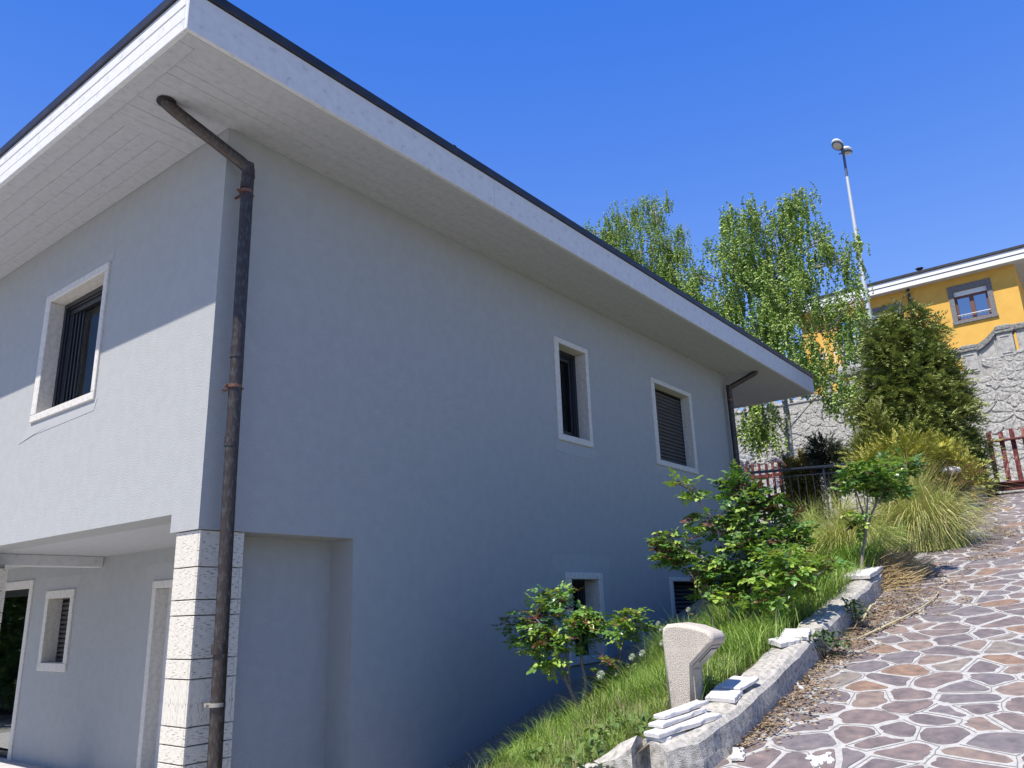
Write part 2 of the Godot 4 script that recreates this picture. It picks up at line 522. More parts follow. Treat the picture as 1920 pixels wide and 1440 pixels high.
	M.birch_bark = grainy(noise_tex(0.035, 4, [[0.0, lin(0.05, 0.045, 0.04)], [0.3, lin(0.12, 0.11, 0.1)], [0.42, lin(0.4, 0.38, 0.35)], [1.0, lin(0.5, 0.48, 0.44)]], 256, false, 4.0, FastNoiseLite.TYPE_SIMPLEX_SMOOTH, 68), Vector3(1.0, 3.0, 1.0), 0.8)
	M.rose_bark = grainy(noise_tex(0.05, 4, [[0.0, lin(0.08, 0.06, 0.05)], [0.5, lin(0.24, 0.2, 0.17)], [1.0, lin(0.4, 0.36, 0.32)]], 256, false, 4.0, FastNoiseLite.TYPE_SIMPLEX_SMOOTH, 69), Vector3(8.0, 4.0, 8.0), 0.9)
	M.twig = plain(lin(0.11, 0.075, 0.04), 0.85)
	M.red_twig = plain(lin(0.15, 0.05, 0.035), 0.7)
	M.rose_leaf = [leaf_paint(Color(0.055, 0.125, 0.03), 0.33), leaf_paint(Color(0.11, 0.22, 0.04), 0.34), leaf_paint(Color(0.25, 0.36, 0.06), 0.4), leaf_paint(Color(0.13, 0.055, 0.028), 0.45), leaf_paint(Color(0.075, 0.018, 0.016), 0.45)]
	M.leaf = leafy(0.5, Color(0.5, 0.6, 0.2))
	M.needle = leafy(0.6, Color(0.25, 0.3, 0.1))
	M.grass = leafy(0.55, Color(0.5, 0.6, 0.2))
	M.straw = leafy(0.8, Color(0.3, 0.3, 0.2))
	M.fluff = leafy(0.9, Color(0.8, 0.8, 0.8))
	M.petal = plain(lin(0.75, 0.42, 0.02), 0.7)
	M.pale_curtain = plain(lin(0.5, 0.55, 0.62), 0.9)
	M.stalk = plain(lin(0.42, 0.36, 0.2), 0.7)
	M.orange = plain(lin(0.7, 0.2, 0.01), 0.6)
	M.green_stalk = plain(lin(0.14, 0.19, 0.05), 0.6)
	M.fluff_plain = leaf_paint(Color(0.6, 0.6, 0.57), 0.9)
	M.blue = plain(lin(0.05, 0.11, 0.4), 0.5)

# ------------------------------------------------------------------ ground and paving
func drive_y(x: float) -> float:
	if x < 12.5:
		return maxf(-1.55 + 0.2 * (x + 3.2), -6.0)
	return 1.59 + 0.1 * minf(x - 12.5, 1.5) + 0.03 * maxf(x - 14.0, 0.0)

func strip_y(x: float) -> float:
	return clampf(-1.236 + 0.25 * (x - 2.11), -1.7, 1.1)

func bed_y(x: float, z: float) -> float:
	var t := clampf((z - 0.8) / 2.45, 0.0, 1.1)
	return lerpf(strip_y(x) - 0.1, drive_y(x) + 0.11, t)

func ground_y(x: float, z: float) -> float:
	var low := -1.75
	if x > 10.0:
		low = lerpf(-1.75, 1.7, clampf((x - 10.0) / 4.0, 0.0, 1.0)) if z < 0.3 else 1.0
	if x < -12.0:
		low -= (-12.0 - x) * 0.08
	var high := drive_y(x) - 0.12
	if x > 13.5:
		low = high
	var y := 0.0
	if z <= 0.45:
		y = low
	elif z < 0.8:
		y = lerpf(low, minf(strip_y(x) - 0.15, high), (z - 0.45) / 0.35)
	elif z < 3.3:
		y = lerpf(minf(strip_y(x) - 0.15, high), high, (z - 0.8) / 2.5)
	else:
		y = high
	if x < 0.41 and z < 3.31:
		y = minf(y, low)
	return maxf(y, -14.0)

func grid(st: SurfaceTool, xs: Array, zs: Array, f: Callable) -> void:
	st.set_smooth_group(1)
	for i in xs.size() - 1:
		for j in zs.size() - 1:
			var a := Vector3(xs[i], f.call(xs[i], zs[j]), zs[j])
			var b := Vector3(xs[i + 1], f.call(xs[i + 1], zs[j]), zs[j])
			var c := Vector3(xs[i + 1], f.call(xs[i + 1], zs[j + 1]), zs[j + 1])
			var d := Vector3(xs[i], f.call(xs[i], zs[j + 1]), zs[j + 1])
			quad(st, a, d, c, b)
	st.set_smooth_group(-1)

func make_ground() -> void:
	var st := new_st()
	var xs := [-400.0, -150.0, -60.0, -30.0, -18.0, -12.0, -8.0, -5.0, -3.2, -1.0, 0.0, 0.4, 0.42]
	for i in range(1, 20):
		xs.append(0.4 + i * 0.75)
	xs.append_array([15.5, 17.0, 18.5, 20.1])
	grid(st, xs, [-400.0, -150.0, -60.0, -25.0, -10.0, -5.0, 0.0, 0.45, 0.8, 1.6, 2.5, 3.3, 3.6, 8.0, 9.0, 14.0, 30.0, 80.0, 400.0], ground_y)
	structure("ground", st, M.earth)
	var up := new_st()
	grid(up, [20.1, 24.0, 30.0, 60.0, 150.0, 500.0], [-400.0, -60.0, -12.0, 0.0, 6.0, 20.0, 80.0, 400.0], func(x, _z): return 5.5 + maxf(0.0, x - 30.0) * 0.02)
	structure("upper_ground", up, M.earth)
	var bed := new_st()
	var bx := []
	var bz := []
	for i in 54:
		bx.append(0.42 + i * 0.2)
	for j in 15:
		bz.append(0.74 + j * 0.186)
	var lumps := FastNoiseLite.new()
	lumps.seed = 5
	lumps.frequency = 1.1
	grid(bed, bx, bz, func(x, z): return bed_y(x, z) + lumps.get_noise_2d(x, z) * 0.06)
	structure("garden_bed", bed, M.soil)
	var fl := new_st()
	box(fl, Vector3(-1.4, -1.9, -9.6), Vector3(1.51, -1.65, -0.5))
	box(fl, Vector3(0.4, -1.9, -0.5), Vector3(1.48, -1.652, 0.4))
	structure("porch_floor", fl, M.paved_yard)
	var ya := new_st()
	box(ya, Vector3(-11.0, -1.9, -16.0), Vector3(-1.4, -1.66, 0.6))
	box(ya, Vector3(-1.4, -1.9, -0.5), Vector3(0.36, -1.662, 0.6))
	box(ya, Vector3(0.36, -1.9, 0.401), Vector3(2.2, -1.658, 0.51))
	box(ya, Vector3(1.481, -1.9, 0.0), Vector3(2.2, -1.661, 0.4))
	box(ya, Vector3(-3.4, -1.9, 0.601), Vector3(0.41, -1.659, 3.3))
	structure("front_yard", ya, M.paved_yard)
	var te := new_st()
	box(te, Vector3(10.34, 0.9, -9.6), Vector3(13.4, 1.2, 0.3))
	box(te, Vector3(10.4, 0.9, 0.3), Vector3(13.4, 1.198, 2.3))
	structure("terrace", te, M.paved_yard)

func make_driveway() -> void:
	var st := new_st()
	var xs := []
	for i in 62:
		xs.append(-10.0 + i * 0.4)
	xs.append_array([15.0, 17.0, 19.95])
	grid(st, xs, [3.42, 4.0, 5.0, 6.0, 8.2], func(x, _z): return drive_y(x))
	var road := structure("driveway", st, M.mortar, "sloping driveway of irregular porphyry flagstones in pale mortar", "driveway")
	# flagstones laid like crazy paving, each its own piece
	var sites := []
	for i in 92:
		for j in 26:
			if rng.randf() < 0.82 or j == 0:
				sites.append(Vector2(-6.0 + i * 0.238 + (0.119 if j % 2 else 0.0) + jitter(0.12), 3.5 + j * 0.18 + jitter(0.088)))
	var rest := new_st()
	var lines := new_st()
	var rest_n := 0
	var single := 0
	var list := cells(sites, 1.0, 0.0, -6.5, 16.4, 3.5, 8.15)
	for entry in list:
		var poly: PackedVector2Array = entry[0]
		var site: Vector2 = entry[1]
		# the scored line down the middle of the mortar
		var h := Vector3(0, 0.0015, 0)
		if site.x < 9.0 and in_view(Vector3(site.x, drive_y(site.x), site.y), 0.3):
			for i in poly.size():
				var p := poly[i]
				var q := poly[(i + 1) % poly.size()]
				if p.x > q.x or p.distance_to(q) < 0.08 or rng.randf() < 0.3:
					continue
				var n := (q - p).orthogonal().normalized() * 0.0022
				var m := p.lerp(q, 0.5) + n * rng.randf_range(-3.0, 3.0)
				for seg in [[p, m], [m, q]]:
					var v := []
					for c in [seg[0] - n, seg[1] - n, seg[1] + n, seg[0] + n]:
						v.append(Vector3(c.x, drive_y(c.x), c.y) + h)
					quad(lines, v[0], v[3], v[2], v[1])
		var small := PackedVector2Array()
		var mid := Vector2.ZERO
		for p in poly:
			mid += p
		mid /= poly.size()
		var gap := rng.randf_range(0.012, 0.025)
		small = poly
		for i in poly.size():
			var p := poly[i]
			var q := poly[(i + 1) % poly.size()]
			var n := Vector2(q.y - p.y, p.x - q.x).normalized()
			if n.dot(mid - p) > 0.0:
				n = -n
			small = clip(small, p - n * gap, n)
		if small.size() < 3:
			continue
		var shape := roughen(small, 0.014, rng.randf_range(0.008, 0.024))
		if shape.size() < 4:
			continue
		var local := PackedVector2Array()
		for p in shape:
			local.append(Vector2(p.x - mid.x, -(p.y - mid.y)))
		var slope := atan2(drive_y(mid.x + 0.1) - drive_y(mid.x - 0.1), 0.2)
		var tilt := Basis(Vector3(0, 0, 1), slope + jitter(0.006)) * Basis(Vector3(1, 0, 0), -PI / 2 + jitter(0.006))
		var at := Vector3(mid.x, drive_y(mid.x), mid.y)
		var mat: Material = M.paving[[0, 0, 1, 1, 5, 2, 4, 0, 3, 2, 1, 5][rng.randi() % 12]]
		var high := rng.randf_range(0.002, 0.0055)
		if in_view(at, 0.03) and single < 300:
			single += 1
			var s := new_st()
			prism(s, Transform3D.IDENTITY, local, -0.004, high, 0.003, false)
			s.generate_normals()
			piece("flagstone", s.commit(), mat, Transform3D(tilt, at), road)
		else:
			rest_n += 1
			prism(rest, Transform3D(tilt, at), local, -0.004, high, 0.003, false)
	obj("flagstones_beyond", rest, M.paving[1], road).set_meta("kind", "stuff")
	obj("scored_lines", lines, M.joint_line, road).set_meta("kind", "stuff")
	print("flagstones ", single, " rest ", rest_n)

# a low wall along a path: profile [across, up] swept from point to point with rough faces
func rough_bar(st: SurfaceTool, path: Array, profile: Array, rough: float, step := 0.08) -> void:
	var nz := FastNoiseLite.new()
	nz.seed = 77
	nz.frequency = 3.5
	nz.fractal_octaves = 4
	var line := []
	for i in path.size() - 1:
		var n := maxi(1, int(path[i].distance_to(path[i + 1]) / step))
		for k in n:
			line.append(path[i].lerp(path[i + 1], float(k) / n))
	line.append(path[-1])
	var rings := []
	for i in line.size():
		var d: Vector3 = line[mini(i + 1, line.size() - 1)] - line[maxi(i - 1, 0)]
		d.y = 0.0
		d = d.normalized()
		var side := d.cross(Vector3.UP)
		var ring := []
		for p in profile:
			var v: Vector3 = line[i] + side * p[0] + Vector3.UP * p[1]
			var o := Vector3(nz.get_noise_3dv(v), nz.get_noise_3dv(v + Vector3(31, 0, 0)), nz.get_noise_3dv(v + Vector3(0, 47, 0)))
			ring.append(v + o * rough * (1.0 if p[1] > 0.02 else 0.2))
		rings.append(ring)
	for i in rings.size() - 1:
		for k in profile.size() - 1:
			quad(st, rings[i][k], rings[i][k + 1], rings[i + 1][k + 1], rings[i + 1][k])
	for e in [0, rings.size() - 1]:
		var r: Array = rings[e]
		for k in range(1, r.size() - 1):
			if e == 0:
				tri(st, r[0], r[k + 1], r[k])
			else:
				tri(st, r[0], r[k], r[k + 1])

func make_kerbs() -> void:
	var prof := [[-0.115, -0.3], [-0.112, 0.0], [-0.108, 0.13], [-0.09, 0.168], [-0.03, 0.175], [0.04, 0.176], [0.092, 0.166], [0.112, 0.14], [0.116, 0.06], [0.12, 0.0], [0.12, -0.3]]
	var st := new_st()
	var path := []
	for p in [[0.46, 3.36], [0.62, 3.45], [1.0, 3.475], [2.0, 3.46], [3.0, 3.43], [4.0, 3.4], [4.95, 3.36]]:
		path.append(Vector3(p[0], drive_y(p[0]), p[1]))
	rough_bar(st, path, prof, 0.022)
	var k := thing("garden_kerb", "long low concrete kerb wall between the grass bed and the flagstone driveway", "kerb", Vector3(2.7, drive_y(2.7), 3.4))
	obj("kerb_wall", st, M.concrete, k)
	var st2 := new_st()
	rough_bar(st2, [Vector3(10.2, drive_y(10.2), 3.02), Vector3(10.75, drive_y(10.75), 3.1), Vector3(11.9, drive_y(11.9), 3.5)], [[-0.12, -0.3], [-0.11, 0.22], [-0.07, 0.27], [0.08, 0.27], [0.12, 0.22], [0.12, -0.3]], 0.03)
	var k2 := obj("kerb_block", st2, M.dark_concrete)
	tag(k2, "grey stone kerb block at the foot of the tall conifer by the gate", "kerb")
	var st3 := new_st()
	var edge := []
	for q in [[0.47, 3.3], [0.46, 2.8], [0.5, 2.2], [0.56, 1.6], [0.62, 1.0]]:
		edge.append(Vector3(q[0], bed_y(q[0], q[1]) - 0.03, q[1]))
	rough_bar(st3, edge, [[-0.1, -0.9], [-0.09, 0.05], [-0.02, 0.09], [0.07, 0.06], [0.1, -0.9]], 0.04)
	var k3 := obj("stone_edging", st3, M.concrete)
	tag(k3, "broken low stone edging at the near end of the grass bed", "edging")
	var st4 := new_st()
	var border := []
	for i in 40:
		var x := 0.6 + i * 0.25
		border.append(Vector3(x, strip_y(x), 0.68))
	rough_bar(st4, border, [[-0.17, -0.5], [-0.165, -0.01], [-0.14, 0.01], [0.1, 0.008], [0.15, -0.01], [0.17, -0.5]], 0.012, 0.1)
	var k4 := obj("concrete_border", st4, M.dark_concrete)
	tag(k4, "rough grey concrete border along the foot of the long grey wall", "border")

# ------------------------------------------------------------------ the grey house
func bars(st: SurfaceTool, t: Transform3D, u0: float, u1: float, v0: float, v1: float, wl: float, wr: float, wt: float, wb: float, w0: float, w1: float, ch := 0.004) -> void:
	box(st, Vector3(u0, v0 + wb, w0), Vector3(u0 + wl, v1 - wt, w1), ch, t)
	box(st, Vector3(u1 - wr, v0 + wb, w0), Vector3(u1, v1 - wt, w1), ch, t)
	box(st, Vector3(u0, v1 - wt, w0), Vector3(u1, v1, w1 + 0.001), ch, t)
	if wb > 0.0:
		box(st, Vector3(u0, v0, w0), Vector3(u1, v0 + wb, w1 + 0.002), ch, t)

# stone surround with what fills it; u0..v1 is the outer edge of the stone
func stone_window(house: Node3D, t: Transform3D, r: Array, face: Array, depth: float, kind: String, proud := 0.022, label := "") -> void:
	var st := new_st()
	bars(st, t, r[0], r[1], r[2], r[3], face[0], face[1], face[2], face[3], -depth - 0.05, proud, 0.006)
	var w := obj("window", st, M.travertine_smooth, house)
	if label != "":
		w.set_meta("label", label)
	var a: float = r[0] + face[0]
	var b: float = r[1] - face[1]
	var c: float = r[2] + face[3]
	var d: float = r[3] - face[2]
	if kind == "shutter":
		var gs := new_st()
		bars(gs, t, a, b, c, d, 0.02, 0.02, 0.025, 0.0, -depth - 0.045, -depth + 0.004)
		obj("shutter_guide", gs, M.black_frame, w)
		var n := int((d - c - 0.03) / 0.056)
		var poly := PackedVector2Array([Vector2(-0.008, -0.027), Vector2(0.002, -0.0265), Vector2(0.02, -0.013), Vector2(0.022, 0.003), Vector2(0.006, 0.024), Vector2(-0.008, 0.025)])
		var s := new_st()
		prism(s, frame(Vector3.ZERO, Vector3(0, 0, 1), Vector3(0, 1, 0), Vector3(-1, 0, 0)), poly, -(b - a) / 2.0 + 0.021, (b - a) / 2.0 - 0.021)
		s.generate_normals()
		var slat := s.commit()
		for i in n:
			var v: float = c + 0.024 + i * (d - c - 0.03) / n
			piece("slat", slat, M.shutter, t * Transform3D(Basis.IDENTITY, Vector3((a + b) / 2.0, v, -depth - 0.02)), w)
		return
	var fs := new_st()
	bars(fs, t, a, b, c, d, 0.05, 0.05, 0.05, 0.04, -depth - 0.045, -depth + 0.004)
	bars(fs, t, a + 0.05, b - 0.05, c + 0.04, d - 0.05, 0.022, 0.022, 0.022, 0.02, -depth - 0.07, -depth - 0.012)
	obj("frame", fs, M.black_frame, w)
	var ss := new_st()
	bars(ss, t, a + 0.072, b - 0.072, c + 0.06, d - 0.072, 0.05, 0.05, 0.055, 0.06, -depth - 0.1, -depth - 0.03)
	if kind == "ribbed":
		for i in 4:
			box(ss, Vector3(a + 0.125 + i * 0.06, c + 0.12, -depth - 0.105), Vector3(a + 0.155 + i * 0.06, d - 0.127, -depth - 0.035 - i * 0.008), 0.004, t)
	obj("sash", ss, M.black_frame, w)
	var ps := new_st()
	var left := a + 0.122 + (0.23 if kind == "ribbed" else 0.0)
	box(ps, Vector3(left, c + 0.12, -depth - 0.071), Vector3(b - 0.122, d - 0.127, -depth - 0.066), 0.0, t)
	obj("pane", ps, M.glass, w)

func make_grey_house() -> void:
	var house := thing("grey_house", "two storey house of grey rendered walls with a deep white overhanging eave", "house", Vector3(5.0, -1.75, -5.0))
	var fa := frame(Vector3.ZERO, Vector3(0, 0, 1), Vector3(0, 1, 0), Vector3(-1, 0, 0))
	var fb := frame(Vector3.ZERO, Vector3(1, 0, 0), Vector3(0, 1, 0), Vector3(0, 0, 1))
	var fi := frame(Vector3(1.508, 0, 0), Vector3(0, 0, 1), Vector3(0, 1, 0), Vector3(-1, 0, 0))
	var wa := [-3.265, -1.9, 1.98, 3.36]
	var w1 := [4.735, 5.53, 2.0, 3.36]
	var w2 := [7.31, 8.71, 2.0, 3.36]
	var b1 := [4.745, 5.555, -0.65, 0.4]
	var b2 := [7.39, 8.79, -0.45, 0.37]
	var st := new_st()
	wall(st, fa, -9.6, 0.0, 0.64, 4.02, [wa, [-9.7, -0.39, 0.6, 0.78]], -0.3, 0.0)
	obj("front_wall", st, M.plaster, house)
	st = new_st()
	wall(st, fb, 0.3, 10.33, -2.2, 4.02, [w1, w2, b1, b2, [0.2, 1.48, -2.3, 0.64]], -0.3, 0.0)
	obj("long_wall", st, M.plaster, house)
	st = new_st()
	box(st, Vector3(0.36, -2.2, -0.55), Vector3(1.52, 0.78, -0.3))
	obj("niche_wall", st, M.plaster, house)
	st = new_st()
	var sw := [-6.045, -5.245, -0.565, 0.425]
	var fd := [-8.3, -6.5, -1.66, 0.595]
	var dd := [-3.35, -2.2, -1.66, 0.43]
	wall(st, fi, -9.6, -0.55, -2.2, 0.78, [sw, fd, dd], -0.2, 0.0)
	obj("porch_wall", st, M.plaster, house)
	st = new_st()
	box(st, Vector3(10.03, -2.2, -9.6), Vector3(10.33, 4.02, -0.3))
	box(st, Vector3(0.0, 0.78, -9.9), Vector3(10.33, 4.02, -9.6))
	box(st, Vector3(1.51, -2.2, -9.9), Vector3(10.33, 0.78, -9.6))
	obj("rear_wall", st, M.plaster, house)
	st = new_st()
	box(st, Vector3(0.3, 0.78, -9.6), Vector3(10.03, 1.0, -0.3))
	obj("porch_ceiling", st, M.soffit, house)
	st = new_st()
	box(st, Vector3(0.0, 0.653, -4.82), Vector3(1.508, 0.78, -4.6), 0.006)
	obj("ceiling_beam", st, M.white_paint, house)
	# windows
	stone_window(house, fa, wa, [0.115, 0.07, 0.08, 0.077], 0.13, "ribbed")
	stone_window(house, fb, w1, [0.095, 0.07, 0.07, 0.085], 0.15, "ribbed")
	stone_window(house, fb, w2, [0.105, 0.09, 0.07, 0.085], 0.14, "shutter", 0.022, "window with its dark roller shutter lowered")
	stone_window(house, fb, b1, [0.11, 0.09, 0.08, 0.08], 0.2, "sash")
	stone_window(house, fb, b2, [0.09, 0.09, 0.06, 0.08], 0.12, "shutter")
	stone_window(house, fi, sw, [0.09, 0.09, 0.1, 0.1], 0.16, "shutter", 0.025, "small narrow window with a dark roller shutter")
	st = new_st()
	bars(st, fi, fd[0], fd[1], fd[2], fd[3], 0.1, 0.1, 0.11, 0.0, -0.15, 0.02, 0.006)
	var door := obj("french_door", st, M.travertine_smooth, house)
	st = new_st()
	bars(st, fi, fd[0] + 0.1, fd[1] - 0.1, fd[2] + 0.02, fd[3] - 0.11, 0.07, 0.02, 0.09, 0.07, -0.12, -0.04)
	obj("door_frame", st, M.black_frame, door)
	st = new_st()
	box(st, Vector3(fd[0] + 0.17, fd[2] + 0.09, -0.085), Vector3(fd[1] - 0.12, fd[3] - 0.2, -0.079), 0.0, fi)
	obj("door_pane", st, M.door_glass, door)
	st = new_st()
	bars(st, fi, dd[0], dd[1], dd[2], dd[3], 0.08, 0.08, 0.08, 0.0, -0.19, 0.025, 0.006)
	var d2 := obj("doorway", st, M.travertine_smooth, house)
	st = new_st()
	box(st, Vector3(dd[0] + 0.08, dd[2], -0.18), Vector3(dd[1] - 0.08, dd[3] - 0.08, -0.13), 0.0, fi)
	obj("door_leaf", st, M.white_paint, d2)
	st = new_st()
	for k in 14:
		var z := -3.2 + k * 0.1
		quad(st, Vector3(0.52 + 0.025 * (k % 2), 1.95, z), Vector3(0.52 + 0.025 * ((k + 1) % 2), 1.95, z + 0.1), Vector3(0.52 + 0.025 * ((k + 1) % 2), 3.4, z + 0.1), Vector3(0.52 + 0.025 * (k % 2), 3.4, z))
	obj("curtain", st, M.curtain, house)
	# smoothed render beside the openings
	st = new_st()
	prism(st, fa, PackedVector2Array([Vector2(-3.52, 1.8), Vector2(-3.2, 1.845), Vector2(-1.9, 1.875), Vector2(-1.86, 1.98), Vector2(-3.29, 1.98)]), -0.002, 0.003)
	obj("plaster_patch", st, M.plaster_smooth, house)
	st = new_st()
	prism(st, fa, PackedVector2Array([Vector2(-3.3, 3.36), Vector2(-1.86, 3.36), Vector2(-1.84, 3.46), Vector2(-3.36, 3.45)]), -0.002, 0.003)
	obj("plaster_patch", st, M.plaster_smooth, house)
	st = new_st()
	prism(st, fb, PackedVector2Array([Vector2(4.5, 0.4), Vector2(5.72, 0.4), Vector2(5.82, 0.62), Vector2(4.48, 0.6)]), -0.002, 0.003)
	obj("plaster_patch", st, M.plaster_smooth, house)
	st = new_st()
	prism(st, fb, PackedVector2Array([Vector2(5.555, -0.6), Vector2(5.68, -0.62), Vector2(5.72, 0.4), Vector2(5.555, 0.4)]), -0.002, 0.003)
	obj("plaster_patch", st, M.plaster_smooth, house)
	st = new_st()
	prism(st, fb, PackedVector2Array([Vector2(4.66, 1.86), Vector2(5.62, 1.83), Vector2(5.58, 2.0), Vector2(4.7, 2.0)]), -0.002, 0.003)
	obj("plaster_patch", st, M.plaster_smooth, house)
	st = new_st()
	prism(st, fb, PackedVector2Array([Vector2(7.2, 1.86), Vector2(8.85, 1.85), Vector2(8.8, 2.0), Vector2(7.26, 2.0)]), -0.002, 0.003)
	obj("plaster_patch", st, M.plaster_smooth, house)
	st = new_st()
	prism(st, fi, PackedVector2Array([Vector2(-3.5, 0.43), Vector2(-2.1, 0.43), Vector2(-2.1, 0.6), Vector2(-3.6, 0.62)]), -0.002, 0.003)
	obj("plaster_patch", st, M.plaster_smooth, house)
	st = new_st()
	prism(st, fi, PackedVector2Array([Vector2(-6.1, 0.425), Vector2(-5.2, 0.425), Vector2(-5.1, 0.6), Vector2(-6.1, 0.6)]), -0.002, 0.003)
	obj("plaster_patch", st, M.plaster_smooth, house)
	# roof
	st = new_st()
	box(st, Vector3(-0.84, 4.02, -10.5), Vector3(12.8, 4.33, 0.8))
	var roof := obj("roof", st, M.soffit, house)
	st = new_st()
	var e := [Vector3(-0.9, 4.41, 0.86), Vector3(12.86, 4.41, 0.86), Vector3(12.86, 4.41, -10.56), Vector3(-0.9, 4.41, -10.56)]
	var ridge := [Vector3(4.6, 5.6, -4.8), Vector3(7.4, 5.6, -4.8)]
	quad(st, e[0], e[1], ridge[1], ridge[0])
	quad(st, e[2], e[3], ridge[0], ridge[1])
	tri(st, e[1], e[2], ridge[1])
	tri(st, e[3], e[0], ridge[0])
	obj("roof_covering", st, M.roof_metal, roof)
	st = new_st()
	box(st, Vector3(-0.9, 4.33, -10.56), Vector3(12.86, 4.412, 0.86), 0.004)
	obj("metal_edge", st, M.roof_metal, roof)
	for x in [1.9, 4.9, 7.9, 10.9]:
		st = new_st()
		box(st, Vector3(x, 4.325, 0.858), Vector3(x + 0.035, 4.416, 0.864))
		obj("edge_clip", st, M.roof_metal, roof)
	var fx := [-0.88, 2.55, 5.9, 9.35, 12.84]
	for i in 4:
		st = new_st()
		box(st, Vector3(fx[i], 4.0, 0.8), Vector3(fx[i + 1] - 0.003, 4.33, 0.84), 0.005)
		obj("fascia_board", st, M.white_paint, roof)
	for h in [[4.0, 4.098], [4.103, 4.215], [4.219, 4.33]]:
		for zz in [[-10.5, -6.4], [-6.396, -2.7], [-2.696, 0.798]]:
			st = new_st()
			box(st, Vector3(-0.88 + jitter(0.002), h[0], zz[0]), Vector3(-0.84, h[1], zz[1]), 0.005)
			obj("fascia_board", st, M.white_paint, roof)
	st = new_st()
	box(st, Vector3(12.8, 4.0, -10.5), Vector3(12.84, 4.33, 0.798), 0.005)
	obj("fascia_board", st, M.white_paint, roof)
	st = new_st()
	box(st, Vector3(-0.84, 4.0, 0.68), Vector3(12.8, 4.021, 0.8), 0.004)
	box(st, Vector3(-0.84, 3.999, -10.5), Vector3(-0.72, 4.02, 0.679), 0.004)
	box(st, Vector3(12.68, 3.999, -10.5), Vector3(12.8, 4.02, 0.679), 0.004)
	obj("soffit_edge", st, M.soffit, roof)
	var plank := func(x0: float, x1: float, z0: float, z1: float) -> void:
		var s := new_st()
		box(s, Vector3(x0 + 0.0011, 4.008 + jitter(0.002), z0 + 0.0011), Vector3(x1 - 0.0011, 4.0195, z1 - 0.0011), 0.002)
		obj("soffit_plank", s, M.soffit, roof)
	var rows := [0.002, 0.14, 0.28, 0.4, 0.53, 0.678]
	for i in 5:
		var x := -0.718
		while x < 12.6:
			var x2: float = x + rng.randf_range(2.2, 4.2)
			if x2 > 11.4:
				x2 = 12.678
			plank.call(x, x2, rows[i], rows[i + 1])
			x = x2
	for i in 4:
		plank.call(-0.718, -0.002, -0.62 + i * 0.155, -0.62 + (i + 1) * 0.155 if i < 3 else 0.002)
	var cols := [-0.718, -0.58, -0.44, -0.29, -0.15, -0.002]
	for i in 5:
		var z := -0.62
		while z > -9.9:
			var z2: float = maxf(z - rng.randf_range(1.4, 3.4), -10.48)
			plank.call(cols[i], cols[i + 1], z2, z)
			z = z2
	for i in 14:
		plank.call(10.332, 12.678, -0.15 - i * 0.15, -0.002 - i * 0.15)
	# travertine pillars
	for spot in [[0.0, "pillar"], [-4.4, "pillar"]]:
		var z0: float = spot[0]
		st = new_st()
		box(st, Vector3(0.045, -1.75, z0 - 0.325), Vector3(0.37, 0.64 if z0 > -1.0 else 0.65, z0 - 0.045))
		var pil := obj("pillar", st, M.joint, house)
		var ys := [0.638 if z0 > -1.0 else 0.61, 0.371, 0.139, 0.029, -0.27, -0.404, -0.717, -0.838, -0.955, -1.2, -1.36, -1.66]
		for i in ys.size() - 1:
			var top: float = ys[i] - 0.0045
			var low: float = ys[i + 1] + 0.0045
			var mat: Material = M.travertine_up if i in [5, 9] else M.travertine
			var side: Array = [[-0.325, 0.0 - 0.022]]
			if i == 5:
				side = [[-0.325, -0.125], [-0.123, -0.022]]
			for zz in side:
				var s := new_st()
				box(s, Vector3(0.018 + jitter(0.0012), low, z0 + zz[0]), Vector3(0.045, top, z0 + zz[1] - 0.001), 0.002)
				obj("tile", s, mat, pil)
			var s2 := new_st()
			box(s2, Vector3(0.018, low, z0 - 0.021), Vector3(0.04, top, z0 - 0.001), 0.002)
			obj("corner_tile", s2, mat, pil)
			var cut := 0.375 if i % 3 else 0.4
			s2 = new_st()
			box(s2, Vector3(0.041, low, z0 - 0.045), Vector3(cut, top, z0 - 0.018 + jitter(0.0012)), 0.002)
			obj("tile", s2, mat, pil)
			if cut < 0.39:
				s2 = new_st()
				box(s2, Vector3(0.377, low, z0 - 0.045), Vector3(0.402, top, z0 - 0.018), 0.002)
				obj("tile", s2, mat, pil)
	# downpipes
	st = new_st()
	tube(st, [Vector3(-0.535, 4.03, -0.04), Vector3(-0.53, 3.975, -0.035), Vector3(-0.46, 3.935, -0.02), Vector3(0.05, 3.66, 0.128), Vector3(0.105, 3.62, 0.145)], [0.05], 14)
	tube(st, [Vector3(0.112, 3.655, 0.148), Vector3(0.118, 3.5, 0.15), Vector3(0.135, 1.0, 0.15), Vector3(0.175, -1.75, 0.15)], [0.05], 16)
	var pipe := obj("downpipe", st, M.copper, house)
	st = new_st()
	for y in [3.49, 2.02, 1.32, -0.17]:
		tube(st, [Vector3(0.13 - (y - 1.0) * 0.0066, y, 0.15), Vector3(0.13 - (y - 1.0) * 0.0066, y - 0.07, 0.15)], [0.0525], 16)
	obj("sleeve", st, M.copper, pipe)
	st = new_st()
	tube(st, [Vector3(-0.535, 4.0, -0.04), Vector3(-0.535, 3.985, -0.04)], [0.075], 16)
	obj("outlet_collar", st, M.dark_metal, pipe)
	st = new_st()
	tube(st, [Vector3(0.09, 3.645, 0.14), Vector3(0.116, 3.6, 0.15), Vector3(0.119, 3.53, 0.15)], [0.054], 14)
	obj("elbow", st, M.copper, pipe)
